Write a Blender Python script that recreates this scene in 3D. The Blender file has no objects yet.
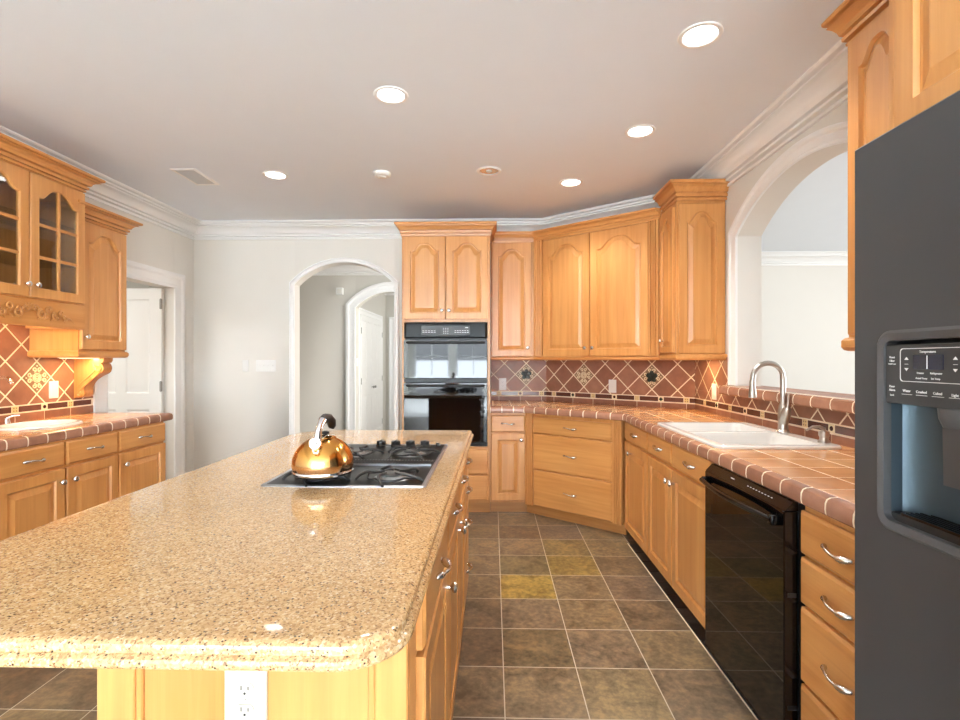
import bpy, bmesh, math, random
from mathutils import Vector, Matrix
random.seed(7)
PI = math.pi
SC = bpy.context.scene
COL = SC.collection

# ------------------------------------------------------------------ camera, world, lights, exposure
cam_d = bpy.data.cameras.new('camera')
cam = bpy.data.objects.new('camera', cam_d)
COL.objects.link(cam)
cam.location = (0, 0, 1.32)
cam.rotation_euler = (PI/2, 0, math.radians(1.45))
cam_d.sensor_width = 36.0
cam_d.lens = 36.0*508/960
cam_d.clip_start = 0.02
SC.camera = cam
SC.view_settings.view_transform = 'Standard'
SC.view_settings.look = 'None'
SC.view_settings.exposure = 0.74
SC.view_settings.gamma = 1.0
SC.view_settings.use_curve_mapping = False
SC.cycles.max_bounces = 10
SC.cycles.diffuse_bounces = 8
SC.cycles.glossy_bounces = 4
SC.cycles.transmission_bounces = 6
SC.cycles.sample_clamp_indirect = 6.0
SC.cycles.caustics_reflective = False
SC.cycles.caustics_refractive = False
SC.cycles.use_denoising = True

world = bpy.data.worlds.new('daylight')
SC.world = world
world.use_nodes = True
world.node_tree.nodes['Background'].inputs[0].default_value = (0.86, 0.93, 1.0, 1)
world.node_tree.nodes['Background'].inputs[1].default_value = 2.0

def area(name, loc, rot, sx, sy, power, color=(1, 1, 1), spread=180):
    l = bpy.data.lights.new(name, 'AREA')
    l.shape = 'RECTANGLE'; l.size = sx; l.size_y = sy; l.energy = power; l.color = color
    l.spread = math.radians(spread)
    o = bpy.data.objects.new(name, l); COL.objects.link(o)
    o.location = loc; o.rotation_euler = rot
    return o

DAY = (0.80, 0.905, 1.0)
# daylight through the three big windows behind the camera, one lamp outside each
for k, wx in enumerate((-2.15, -0.68, 0.79)):
    area('window_daylight', (wx, -9.4, 1.45), (PI/2+math.radians(14), 0, 0), 1.25, 2.2, 28, DAY)
    area('ceiling_fill', (wx, -9.42, 0.9), (PI/2+math.radians(48), 0, 0), 1.25, 1.2, 70, DAY)  # added lamp below each window, tilted up to brighten the ceiling
# fill lamps added outside the unseen side window, one tilted up at the ceiling
area('side_fill', (-3.2, -6.2, 1.45), (PI/2+math.radians(10), 0, -PI/2), 3.2, 1.9, 80, DAY)
area('side_ceiling_fill', (-3.2, -6.2, 0.8), (PI/2+math.radians(48), 0, -PI/2), 3.2, 1.0, 100, DAY)
# lamps added under the ceiling; bounce off the carpet brightens the kitchen ceiling
for sy_ in (-4.9, -7.2):
    area('carpet_fill', (-0.68, sy_, 2.64), (0, 0, 0), 3.4, 1.6, 560, DAY, 110)
area('living_room_daylight', (6.3, 3.0, 1.5), (PI/2, 0, PI/2), 3.4, 2.0, 92, (1.0, 0.985, 0.96))
area('hall_fill', (1.4, 6.1, 1.5), (PI/2, 0, PI/2), 1.5, 1.8, 60, (1, 0.97, 0.93))  # lamp added inside the hall to brighten its walls, no window there
area('foyer_fill', (0.5, 8.4, 1.6), (PI/2, 0, PI/2), 1.5, 1.8, 21, (1, 0.98, 0.95))  # added fill standing in front of the solid foyer wall
area('pantry_fill', (-3.9, 3.2, 2.3), (0, 0, 0), 0.8, 0.6, 19, (1, 0.98, 0.95))  # overhead lamp added to brighten the open pantry door

# ------------------------------------------------------------------ materials
def S(r, g, b):
    f = lambda c: (c/255/12.92) if c/255 <= 0.04045 else ((c/255+0.055)/1.055)**2.4
    return (f(r), f(g), f(b), 1)

class NT:
    def __init__(s, name):
        s.m = bpy.data.materials.new(name); s.m.use_nodes = True
        s.t = s.m.node_tree; s.b = s.t.nodes['Principled BSDF']
    def n(s, kind, **kw):
        nd = s.t.nodes.new(kind)
        for k, v in kw.items():
            if k.startswith('i_'):
                key = k[2:]
                key = int(key) if key.isdigit() else key.replace('_', ' ')
                if hasattr(v, 'is_output'): s.t.links.new(v, nd.inputs[key])
                else: nd.inputs[key].default_value = v
            else: setattr(nd, k, v)
        return nd
    def link(s, a, b): s.t.links.new(a, b)
    def set(s, **kw):
        for k, v in kw.items():
            k = k.replace('_', ' ')
            if hasattr(v, 'is_output'): s.t.links.new(v, s.b.inputs[k])
            else: s.b.inputs[k].default_value = v
    def ramp(s, fac, stops, interp='LINEAR'):
        r = s.n('ShaderNodeValToRGB'); s.link(fac, r.inputs[0])
        cr = r.color_ramp; cr.interpolation = interp
        while len(cr.elements) < len(stops): cr.elements.new(0.5)
        for e, (p, c) in zip(cr.elements, stops): e.position = p; e.color = c
        return r.outputs[0]
    def mix(s, fac, a, b, blend='MIX'):
        m = s.n('ShaderNodeMix', data_type='RGBA', blend_type=blend)
        for i, v in ((0, fac), (6, a), (7, b)):
            if hasattr(v, 'is_output'): s.link(v, m.inputs[i])
            else: m.inputs[i].default_value = v
        return m.outputs[2]
    def obj_coord(s, scale=(1, 1, 1), loc=(0, 0, 0), which='Object'):
        tc = s.n('ShaderNodeTexCoord')
        mp = s.n('ShaderNodeMapping'); s.link(tc.outputs[which], mp.inputs[0])
        mp.inputs['Scale'].default_value = scale; mp.inputs['Location'].default_value = loc
        return mp.outputs[0]
    def noise(s, vec, scale=5, detail=3, rough=0.5, dist=0):
        nd = s.n('ShaderNodeTexNoise'); s.link(vec, nd.inputs['Vector'])
        nd.inputs['Scale'].default_value = scale; nd.inputs['Detail'].default_value = detail
        nd.inputs['Roughness'].default_value = rough; nd.inputs['Distortion'].default_value = dist
        return nd.outputs[0]
    def bump(s, h, strength=0.1, dist=0.002):
        b = s.n('ShaderNodeBump'); s.link(h, b.inputs['Height'])
        b.inputs['Strength'].default_value = strength; b.inputs['Distance'].default_value = dist
        s.link(b.outputs[0], s.b.inputs['Normal'])

def plain(name, col, rough=0.5, metal=0.0, coat=0.0, emit=0, noise=0.0, spec=0.5):
    t = NT(name); t.set(Base_Color=col, Roughness=rough, Metallic=metal, Coat_Weight=coat)
    t.b.inputs['Specular IOR Level'].default_value = spec
    if noise:
        v = t.obj_coord()
        n = t.noise(v, 6, 4)
        d = tuple(c*(1-noise) for c in col[:3])+(1,)
        t.set(Base_Color=t.ramp(n, [(0.3, d), (0.7, col)]))
    if emit:
        t.set(Emission_Color=col, Emission_Strength=emit)
    return t.m

def wood(name, grain, tint=1.0):
    t = NT(name)
    sc = {'z': (34, 34, 1.3), 'x': (1.3, 34, 34), 'y': (34, 1.3, 34)}[grain]
    oi = t.n('ShaderNodeObjectInfo')
    tc = t.n('ShaderNodeTexCoord')
    off = t.n('ShaderNodeVectorMath', operation='SCALE', i_0=(17, 31, 23)); t.link(oi.outputs['Random'], off.inputs[3])
    ad = t.n('ShaderNodeVectorMath', operation='ADD'); t.link(tc.outputs['Object'], ad.inputs[0]); t.link(off.outputs[0], ad.inputs[1])
    mp = t.n('ShaderNodeMapping'); t.link(ad.outputs[0], mp.inputs[0]); mp.inputs['Scale'].default_value = sc
    g = t.noise(mp.outputs[0], 1.0, 5, 0.6, 0.6)
    mp2 = t.n('ShaderNodeMapping'); t.link(ad.outputs[0], mp2.inputs[0])
    mp2.inputs['Scale'].default_value = tuple(c**0.5 for c in sc)
    big = t.noise(mp2.outputs[0], 1.1, 2, 0.5, 0.3)
    k = tint
    c1 = t.ramp(g, [(0.28, S(176*k, 114*k, 56*k)), (0.5, S(199*k, 138*k, 75*k)), (0.72, S(214*k, 157*k, 94*k))])
    c2 = t.ramp(big, [(0.3, S(186*k, 122*k, 62*k)), (0.7, S(214*k, 157*k, 95*k))])
    c = t.mix(0.5, c1, c2)
    hv = t.n('ShaderNodeHueSaturation'); t.link(c, hv.inputs['Color'])
    mr = t.n('ShaderNodeMapRange'); t.link(oi.outputs['Random'], mr.inputs[0])
    mr.inputs[3].default_value = 0.93; mr.inputs[4].default_value = 1.05
    t.link(mr.outputs[0], hv.inputs['Value'])
    t.set(Base_Color=hv.outputs[0], Roughness=0.34, Coat_Weight=0.15, Coat_Roughness=0.2)
    t.bump(g, 0.04, 0.001)
    return t.m

M = {}
M['wood'] = wood('maple', 'z')
M['woodx'] = wood('maple_across', 'x')
M['woody'] = wood('maple_along', 'y')
M['toe'] = wood('maple_toe', 'x', 0.92)
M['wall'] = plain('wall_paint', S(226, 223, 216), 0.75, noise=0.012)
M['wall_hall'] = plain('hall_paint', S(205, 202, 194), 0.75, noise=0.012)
M['ceiling'] = plain('ceiling_paint', S(234, 240, 248), 0.8, noise=0.01)
M['carpet'] = plain('bounce_carpet', S(232, 229, 224), 0.9, noise=0.06)  # kept pale so it throws light back up
M['trim'] = plain('trim_paint', S(240, 240, 239), 0.38)
M['door'] = plain('door_paint', S(238, 238, 236), 0.4)
M['white'] = plain('white_plastic', S(230, 230, 227), 0.35)
M['almond'] = plain('almond_plastic', S(204, 199, 186), 0.35)
M['slot'] = plain('slot_dark', S(30, 28, 26), 0.6)
M['chrome'] = plain('chrome', (0.86, 0.86, 0.88, 1), 0.12, 1)
M['nickel'] = plain('brushed_nickel', (0.56, 0.53, 0.49, 1), 0.28, 1)
M['pewter'] = plain('pewter_pull', (0.72, 0.70, 0.68, 1), 0.22, 1)
M['steel'] = plain('stainless', (0.66, 0.67, 0.69, 1), 0.25, 1)
M['hinge'] = plain('hinge_metal', (0.30, 0.29, 0.27, 1), 0.4, 1)
M['black_glass'] = plain('black_glass', S(8, 8, 9), 0.03, spec=0.42)
M['black_gloss'] = plain('black_enamel', S(11, 11, 12), 0.16, spec=0.35)
M['black'] = plain('black_plastic', S(22, 22, 23), 0.4)
M['rim_steel'] = plain('rim_steel', (0.38, 0.38, 0.39, 1), 0.35, 1)
M['hob'] = plain('hob_enamel', S(9, 9, 10), 0.3, spec=0.15)
M['iron'] = plain('cast_iron', S(38, 37, 37), 0.38)
M['burner'] = plain('burner_grey', S(150, 150, 150), 0.35, 0.7)
M['cap'] = plain('burner_cap', S(70, 70, 70), 0.4)
M['slate_metal'] = plain('slate_fridge', S(72, 72, 74), 0.42, 0.3)
M['fridge_grey'] = plain('fridge_bezel', S(86, 86, 88), 0.38, 0.3)
M['fridge_panel'] = plain('fridge_panel', S(56, 56, 57), 0.35)
M['fridge_body'] = plain('fridge_body', S(60, 60, 62), 0.5)
M['niche'] = plain('niche_metal', S(74, 88, 98), 0.42, 0.8)
M['lcd'] = plain('lcd_dark', S(28, 30, 52), 0.15)
M['print'] = plain('white_print', S(235, 235, 235), 0.5)
M['porcelain'] = plain('porcelain', S(228, 227, 223), 0.1, coat=0.3)
M['grille'] = plain('vent_grey', S(196, 196, 196), 0.5)
M['grout'] = plain('grout', S(238, 222, 196), 0.8, noise=0.06)
M['gold_light'] = plain('undercabinet_housing', S(235, 230, 215), 0.4)
M['reflector'] = plain('silver_reflector', (0.75, 0.75, 0.75, 1), 0.2, 1)
M['lamp'] = plain('lamp_glow', (1, 0.98, 0.95, 1), 0.5, emit=7)
M['dark_in'] = plain('cabinet_inside', S(120, 88, 56), 0.6)

def tile_mat(name, stops, rough, bump=0.15, pat=14, spec=0.5):
    t = NT(name)
    geo = t.n('ShaderNodeNewGeometry')
    c = t.ramp(geo.outputs['Random Per Island'], stops)
    v = t.obj_coord()
    n = t.noise(v, pat, 4, 0.6)
    c = t.mix(0.45, c, t.mix(1.0, c, t.ramp(n, [(0.3, (0.62, 0.58, 0.55, 1)), (0.7, (1.25, 1.22, 1.18, 1))]), 'MULTIPLY'))
    t.set(Base_Color=c, Roughness=rough)
    t.b.inputs['Specular IOR Level'].default_value = spec
    t.bump(n, bump, 0.002)
    return t.m
M['tile'] = tile_mat('terracotta_tile', [(0, S(134, 92, 72)), (0.5, S(147, 101, 79)), (1, S(158, 112, 89))], 0.34, spec=0.3)
M['tile_edge'] = tile_mat('edge_tile', [(0, S(150, 107, 86)), (0.5, S(161, 116, 94)), (1, S(170, 125, 103))], 0.18)
M['tile_top'] = tile_mat('counter_tile_sheen', [(0, S(196, 140, 92)), (0.5, S(208, 152, 102)), (1, S(222, 172, 122))], 0.14, 0.25, 9)  # same terracotta, with the orange wood reflection put into a lighter colour
M['liner'] = tile_mat('liner_tile', [(0, S(88, 54, 44)), (0.5, S(100, 62, 50)), (1, S(112, 72, 58))], 0.2)
M['cream'] = plain('cream_tile', S(222, 196, 140), 0.35, noise=0.12)
M['petal'] = plain('green_glaze', S(36, 46, 40), 0.2)
M['maroon'] = plain('maroon_glaze', S(70, 24, 26), 0.2)
M['scroll'] = plain('scroll_glaze', S(228, 214, 178), 0.35)
M['accent_bg'] = plain('accent_ground', S(142, 112, 82), 0.4, noise=0.25)

def granite():
    t = NT('granite')
    v = t.obj_coord()
    vo = t.n('ShaderNodeTexVoronoi', feature='F1'); t.link(v, vo.inputs['Vector']); vo.inputs['Scale'].default_value = 260
    c = t.ramp(vo.outputs['Color'], [(0.0, S(140, 106, 74)), (0.3, S(190, 150, 105)), (0.7, S(209, 174, 128)), (1.0, S(222, 203, 174))])
    n1 = t.noise(v, 150, 3, 0.7)
    sp = t.ramp(n1, [(0.59, (0, 0, 0, 1)), (0.65, (1, 1, 1, 1))])
    c = t.mix(sp, c, S(108, 74, 48))
    v2 = t.n('ShaderNodeTexVoronoi', feature='F1'); t.link(v, v2.inputs['Vector']); v2.inputs['Scale'].default_value = 130
    s2 = t.ramp(v2.outputs['Distance'], [(0.16, (1, 1, 1, 1)), (0.30, (0, 0, 0, 1))])
    n3 = t.noise(v, 60, 2)
    s3 = t.ramp(n3, [(0.47, (0, 0, 0, 1)), (0.52, (1, 1, 1, 1))])
    s4 = t.mix(1.0, s2, s3, 'MULTIPLY')
    c = t.mix(s4, c, S(62, 46, 36))
    n4 = t.noise(v, 3.2, 3)
    c = t.mix(0.35, c, t.mix(1.0, c, t.ramp(n4, [(0.3, (0.82, 0.8, 0.78, 1)), (0.7, (1.12, 1.1, 1.06, 1))]), 'MULTIPLY'))
    t.set(Base_Color=c, Roughness=0.05)
    return t.m
M['granite'] = granite()

TX, TY, OX, OY = 0.3115, 0.3127, 0.045, 2.188
def slate():
    t = NT('slate_floor')
    tc = t.n('ShaderNodeTexCoord')
    sub = t.n('ShaderNodeVectorMath', operation='SUBTRACT', i_1=(OX-30*TX, OY-30*TY, 0)); t.link(tc.outputs['Object'], sub.inputs[0])
    dv = t.n('ShaderNodeVectorMath', operation='DIVIDE', i_1=(TX, TY, 1)); t.link(sub.outputs[0], dv.inputs[0])
    fl = t.n('ShaderNodeVectorMath', operation='FLOOR'); t.link(dv.outputs[0], fl.inputs[0])
    fr = t.n('ShaderNodeVectorMath', operation='FRACTION'); t.link(dv.outputs[0], fr.inputs[0])
    wn = t.n('ShaderNodeTexWhiteNoise', noise_dimensions='2D'); t.link(fl.outputs[0], wn.inputs['Vector'])
    base = t.ramp(wn.outputs['Value'], [(0, S(100, 82, 64)), (0.2, S(118, 101, 77)), (0.4, S(106, 90, 73)), (0.6, S(127, 109, 81)), (0.8, S(111, 95, 80)), (1.0, S(126, 109, 82))])
    off = t.n('ShaderNodeVectorMath', operation='MULTIPLY_ADD', i_1=(9, 9, 9)); t.link(wn.outputs['Color'], off.inputs[0]); t.link(tc.outputs['Object'], off.inputs[2])
    n1 = t.noise(off.outputs[0], 7, 6, 0.65, 0.8)
    n2 = t.noise(off.outputs[0], 40, 4, 0.6)
    for (ci, cj, cc) in ((30, 32, S(150, 126, 66)), (31, 33, S(134, 114, 66)), (31, 29, S(128, 112, 84)), (30, 30, S(112, 96, 70)), (32, 30, S(118, 102, 78)), (31, 34, S(124, 108, 74)), (30, 33, S(110, 98, 72))):
        ds = t.n('ShaderNodeVectorMath', operation='DISTANCE', i_1=(ci, cj, 0)); t.link(fl.outputs[0], ds.inputs[0])
        lt_ = t.n('ShaderNodeMath', operation='LESS_THAN', i_1=0.3); t.link(ds.outputs['Value'], lt_.inputs[0])
        base = t.mix(lt_.outputs[0], base, cc)
    c = t.mix(0.9, base, t.mix(1.0, base, t.ramp(t.mix(0.4, n1, n2), [(0.38, (0.55, 0.5, 0.46, 1)), (0.5, (1, 1, 1, 1)), (0.62, (1.7, 1.6, 1.38, 1))]), 'MULTIPLY'))
    sx = t.n('ShaderNodeSeparateXYZ'); t.link(fr.outputs[0], sx.inputs[0])
    def edge(sock, g):
        a = t.n('ShaderNodeMath', operation='SUBTRACT', i_1=0.5); t.link(sock, a.inputs[0])
        b = t.n('ShaderNodeMath', operation='ABSOLUTE'); t.link(a.outputs[0], b.inputs[0])
        d = t.n('ShaderNodeMath', operation='GREATER_THAN', i_1=0.5-g); t.link(b.outputs[0], d.inputs[0])
        return d.outputs[0]
    mx = t.n('ShaderNodeMath', operation='MAXIMUM'); t.link(edge(sx.outputs[0], 0.0065), mx.inputs[0]); t.link(edge(sx.outputs[1], 0.0065), mx.inputs[1])
    c = t.mix(mx.outputs[0], c, S(198, 188, 170))
    rr = t.n('ShaderNodeMapRange'); t.link(n1, rr.inputs[0]); rr.inputs[3].default_value = 0.22; rr.inputs[4].default_value = 0.48
    t.set(Base_Color=c, Roughness=rr.outputs[0])
    hh = t.n('ShaderNodeMath', operation='SUBTRACT'); t.link(n1, hh.inputs[0]); t.link(mx.outputs[0], hh.inputs[1])
    t.bump(hh.outputs[0], 0.25, 0.003)
    return t.m
M['slate'] = slate()
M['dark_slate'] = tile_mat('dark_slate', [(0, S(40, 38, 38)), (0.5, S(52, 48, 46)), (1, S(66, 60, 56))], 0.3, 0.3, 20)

def glass():
    t = NT('pane_glass')
    lw = t.n('ShaderNodeLayerWeight'); pw = t.n('ShaderNodeMath', operation='POWER', i_1=4.0); t.link(lw.outputs['Facing'], pw.inputs[0])
    fz = t.n('ShaderNodeMath', operation='MULTIPLY_ADD', i_1=0.7, i_2=0.05); t.link(pw.outputs[0], fz.inputs[0])
    tr = t.n('ShaderNodeBsdfTransparent'); tr.inputs[0].default_value = (0.93, 0.95, 0.94, 1)
    gl = t.n('ShaderNodeBsdfGlossy'); gl.inputs['Roughness'].default_value = 0.02
    mx = t.n('ShaderNodeMixShader'); t.link(fz.outputs[0], mx.inputs[0]); t.link(tr.outputs[0], mx.inputs[1]); t.link(gl.outputs[0], mx.inputs[2])
    t.link(mx.outputs[0], t.t.nodes['Material Output'].inputs[0])
    return t.m
M['glass'] = glass()
def kettle_metal():
    t = NT('copper_tinted_steel')
    v = t.obj_coord()
    sx = t.n('ShaderNodeSeparateXYZ'); t.link(v, sx.inputs[0])
    mr = t.n('ShaderNodeMapRange'); t.link(sx.outputs[2], mr.inputs[0]); mr.inputs[1].default_value = 0.0; mr.inputs[2].default_value = 0.11
    c = t.ramp(mr.outputs[0], [(0.0, (0.74, 0.58, 0.44, 1)), (0.25, (0.62, 0.36, 0.16, 1)), (0.6, (0.70, 0.36, 0.09, 1)), (1, (0.66, 0.32, 0.07, 1))])
    tg = t.n('ShaderNodeTangent', direction_type='RADIAL', axis='Z')
    t.set(Base_Color=c, Metallic=1.0, Roughness=0.13, Anisotropic=0.9, Anisotropic_Rotation=0.25)
    t.link(tg.outputs[0], t.b.inputs['Tangent'])
    return t.m
M['kettle'] = kettle_metal()

# ------------------------------------------------------------------ mesh helpers
class MB:
    def __init__(s): s.bm = bmesh.new(); s.round = False
    def v(s, p): return s.bm.verts.new(p)
    def face(s, pts):
        try: return s.bm.faces.new([s.v(p) for p in pts])
        except ValueError: return None
    def loft(s, loops, closed=True, cap0=False, cap1=False):
        vs = [[s.v(p) for p in lp] for lp in loops]
        n = len(vs[0])
        for a, b in zip(vs, vs[1:]):
            for i in range(n if closed else n-1):
                j = (i+1) % n
                try: s.bm.faces.new((a[i], a[j], b[j], b[i]))
                except ValueError: pass
        if cap0: s.bm.faces.new(vs[0])
        if cap1: s.bm.faces.new(vs[-1])
        return s
    def box(s, x0, x1, y0, y1, z0, z1, bev=0.0):
        r = bmesh.ops.create_cube(s.bm, size=1)
        vs = r['verts']
        for q in vs:
            q.co = ((x0+x1)/2+q.co.x*(x1-x0), (y0+y1)/2+q.co.y*(y1-y0), (z0+z1)/2+q.co.z*(z1-z0))
        if bev:
            es = list({e for q in vs for e in q.link_edges})
            bmesh.ops.bevel(s.bm, geom=es, offset=bev, segments=1, affect='EDGES', profile=0.5)
        return s
    def prism(s, poly, f0, f1):
        return s.loft([[f0(p) for p in poly], [f1(p) for p in poly]], True, True, True)
    def lathe(s, prof, c=(0, 0, 0), axis='z', seg=24, cap0=True, cap1=True):
        loops = []
        for r, h in prof:
            lp = []
            for k in range(seg):
                a = 2*PI*k/seg
                p = (r*math.cos(a), r*math.sin(a), h)
                if axis == '-y': p = (p[0], -h, p[1])
                elif axis == 'x': p = (h, p[0], p[1])
                elif axis == '-x': p = (-h, p[0], p[1])
                lp.append((c[0]+p[0], c[1]+p[1], c[2]+p[2]))
            loops.append(lp)
        return s.loft(loops, True, cap0, cap1)
    def tube(s, path, r, seg=10, caps=True, flat=None):
        s.round = True
        P = [Vector(p) for p in path]
        n = len(P)
        R = r if isinstance(r, (list, tuple)) else [r]*n
        loops = []; up = None
        for i in range(n):
            d = (P[min(i+1, n-1)]-P[max(i-1, 0)]).normalized()
            if up is None:
                up = Vector((0, 0, 1)) if abs(d.z) < 0.9 else Vector((1, 0, 0))
            up = (up-d*up.dot(d))
            if up.length < 1e-5: up = Vector((1, 0, 0))-d*d.x
            up.normalize()
            sd = d.cross(up)
            fa = flat[i] if flat else 1.0
            loops.append([tuple(P[i]+(sd*math.cos(2*PI*k/seg)+up*math.sin(2*PI*k/seg)*fa)*R[i]) for k in range(seg)])
        return s.loft(loops, True, caps, caps)
    def sweep(s, path, prof, closed_prof=True, caps=True):
        """profile (out, z) carried along a plan path; out is to the right of travel, corners mitred"""
        P = [Vector(p) for p in path]; n = len(P)
        loops = []
        for i in range(n):
            if i == 0: d = (P[1]-P[0]).normalized(); nr = Vector((d.y, -d.x)); k = 1
            elif i == n-1: d = (P[-1]-P[-2]).normalized(); nr = Vector((d.y, -d.x)); k = 1
            else:
                d1 = (P[i]-P[i-1]).normalized(); d2 = (P[i+1]-P[i]).normalized()
                n1 = Vector((d1.y, -d1.x)); n2 = Vector((d2.y, -d2.x))
                nr = (n1+n2).normalized(); k = 1/max(0.3, nr.dot(n1))
            loops.append([(P[i].x+nr.x*o*k, P[i].y+nr.y*o*k, z) for o, z in prof])
        return s.loft(loops, closed_prof, caps, caps)

def obj(name, mb, mat, parent=None, loc=None, angle=None):
    me = bpy.data.meshes.new(name)
    if angle is None: angle = 62 if mb.round else 24
    bmesh.ops.recalc_face_normals(mb.bm, faces=mb.bm.faces)
    mb.bm.to_mesh(me); mb.bm.free()
    me.materials.append(M[mat] if isinstance(mat, str) else mat)
    for p in me.polygons: p.use_smooth = True
    me.set_sharp_from_angle(angle=math.radians(angle))
    o = bpy.data.objects.new(name, me); COL.objects.link(o)
    if parent: o.parent = parent
    if loc: o.location = loc
    return o
def thing(name, label, cat, loc=(0, 0, 0), rz=0, group=None):
    o = bpy.data.objects.new(name, None); COL.objects.link(o)
    o.empty_display_size = 0.05
    o.location = loc; o.rotation_euler = (0, 0, rz)
    o['label'] = label; o['category'] = cat
    if group: o['group'] = group
    return o
def tag(o, label, cat, group=None):
    o['label'] = label; o['category'] = cat
    if group: o['group'] = group
    return o
def struct(name, mb, mat):
    o = obj(name, mb, mat); o['kind'] = 'structure'; return o
def text(name, body, size, parent, loc, mat='print', rot=(PI/2, 0, 0), align='CENTER'):
    cu = bpy.data.curves.new(name, 'FONT'); cu.body = body; cu.size = size; cu.align_x = align; cu.extrude = 0.0003
    t = bpy.data.objects.new(name, cu); COL.objects.link(t)
    dg = bpy.context.evaluated_depsgraph_get()
    me = bpy.data.meshes.new_from_object(t.evaluated_get(dg))
    bpy.data.objects.remove(t); bpy.data.curves.remove(cu)
    me.materials.clear(); me.materials.append(M[mat]); me.name = name
    o = bpy.data.objects.new(name, me); COL.objects.link(o)
    o.parent = parent; o.location = loc; o.rotation_euler = rot
    return o
def clip(poly, a, b):
    """keep the part of a convex polygon left of a->b"""
    out = []
    f = lambda p: (b[0]-a[0])*(p[1]-a[1])-(b[1]-a[1])*(p[0]-a[0])
    for i in range(len(poly)):
        p, q = poly[i], poly[(i+1) % len(poly)]
        fp, fq = f(p), f(q)
        if fp >= 0: out.append(p)
        if fp*fq < 0:
            t = fp/(fp-fq); out.append((p[0]+(q[0]-p[0])*t, p[1]+(q[1]-p[1])*t))
    return out
def clip_to(poly, region):
    for i in range(len(region)):
        poly = clip(poly, region[i], region[(i+1) % len(region)])
        if len(poly) < 3: return []
    return poly
def area_of(p): return 0.5*sum(p[i][0]*p[(i+1) % len(p)][1]-p[(i+1) % len(p)][0]*p[i][1] for i in range(len(p)))
def shrink(p, d):
    cx = sum(q[0] for q in p)/len(p); cy = sum(q[1] for q in p)/len(p)
    out = []
    for x, y in p:
        L = math.hypot(x-cx, y-cy) or 1
        k = max(0.3, 1-d*1.3/L); out.append((cx+(x-cx)*k, cy+(y-cy)*k))
    return out
def offset_convex(region, d):
    """shrink a counter-clockwise convex region by d"""
    n = len(region); out = []
    for i in range(n):
        p0, p1, p2 = Vector(region[i-1]), Vector(region[i]), Vector(region[(i+1) % n])
        d1 = (p1-p0).normalized(); d2 = (p2-p1).normalized()
        n1 = Vector((-d1.y, d1.x)); n2 = Vector((-d2.y, d2.x))
        b = (n1+n2).normalized(); k = d/max(0.3, b.dot(n1))
        out.append((p1.x+b.x*k, p1.y+b.y*k))
    return out
def rrect(x0, x1, y0, y1, r, d=0, seg=6):
    """rounded rectangle, counter-clockwise; r = (near-left, near-right, far-right, far-left) radii; inset d"""
    rs = r if isinstance(r, tuple) else (r,)*4
    pts = []
    for (cx, cy, sx, sy, a0), rr in zip(((x0, y0, 1, 1, PI), (x1, y0, -1, 1, 1.5*PI), (x1, y1, -1, -1, 0), (x0, y1, 1, -1, 0.5*PI)), rs):
        ri = max(rr-d, 0.001)
        ox, oy = cx+sx*max(rr, d), cy+sy*max(rr, d)
        for k in range(seg+1):
            a = a0+0.5*PI*k/seg
            pts.append((ox+ri*math.cos(a), oy+ri*math.sin(a)))
    return pts

# ------------------------------------------------------------------ plan of the room
HC = 2.655
XL, XR, YB, YN = -2.97, 1.62, 4.97, -9.2
DA = math.radians(38.5)
DU = (math.cos(DA), -math.sin(DA)); DN = (math.sin(DA), math.cos(DA))
def diag(u, off): return (DU[0]*u+DN[0]*off, DU[1]*u+DN[1]*off)
def on_diag_y(y, off): return (off-DN[1]*y)/DN[0]
def on_diag_x(x, off): return (off-DN[0]*x)/DN[1]
WOFF = 4.215
CL = (on_diag_y(YB, WOFF), YB)
CR = (XR, on_diag_x(XR, WOFF))

def seg_arch(u0, u1, zs, rise, n=22):
    h = (u1-u0)/2; r = (h*h+rise*rise)/(2*rise); c = (u0+u1)/2
    out = []
    for k in range(n+1):
        x = -h+2*h*k/n
        out.append((c+x, zs+rise-r+math.sqrt(max(r*r-x*x, 0))))
    return out

def wall_with_hole(name, u0, u1, z0, z1, hole, sill, thick, mp, mat='wall'):
    """wall panel in (u, z, depth); hole = outline points from the first jamb's spring over the top to the other"""
    mb = MB()
    a, b = hole[0][0], hole[-1][0]
    for d in (0, thick):
        Q = lambda p: mp(p[0], p[1], d)
        mb.face([Q(p) for p in ((u0, z0), (a, z0), (a, z1), (u0, z1))])
        mb.face([Q(p) for p in ((b, z0), (u1, z0), (u1, z1), (b, z1))])
        for p, q in zip(hole, hole[1:]):
            mb.face([Q(x) for x in ((p[0], p[1]), (q[0], q[1]), (q[0], z1), (p[0], z1))])
        if sill > z0: mb.face([Q(p) for p in ((a, z0), (b, z0), (b, sill), (a, sill))])
    ring = [(a, sill)]+list(hole)+[(b, sill)]
    for p, q in zip(ring, ring[1:]):
        mb.face([mp(p[0], p[1], 0), mp(q[0], q[1], 0), mp(q[0], q[1], thick), mp(p[0], p[1], thick)])
    if sill > z0: mb.face([mp(a, sill, 0), mp(b, sill, 0), mp(b, sill, thick), mp(a, sill, thick)])
    mb.face([mp(u0, z0, 0), mp(u0, z1, 0), mp(u0, z1, thick), mp(u0, z0, thick)])
    mb.face([mp(u1, z0, 0), mp(u1, z1, 0), mp(u1, z1, thick), mp(u1, z0, thick)])
    bmesh.ops.remove_doubles(mb.bm, verts=mb.bm.verts, dist=1e-5)
    return struct(name, mb, mat)

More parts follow.
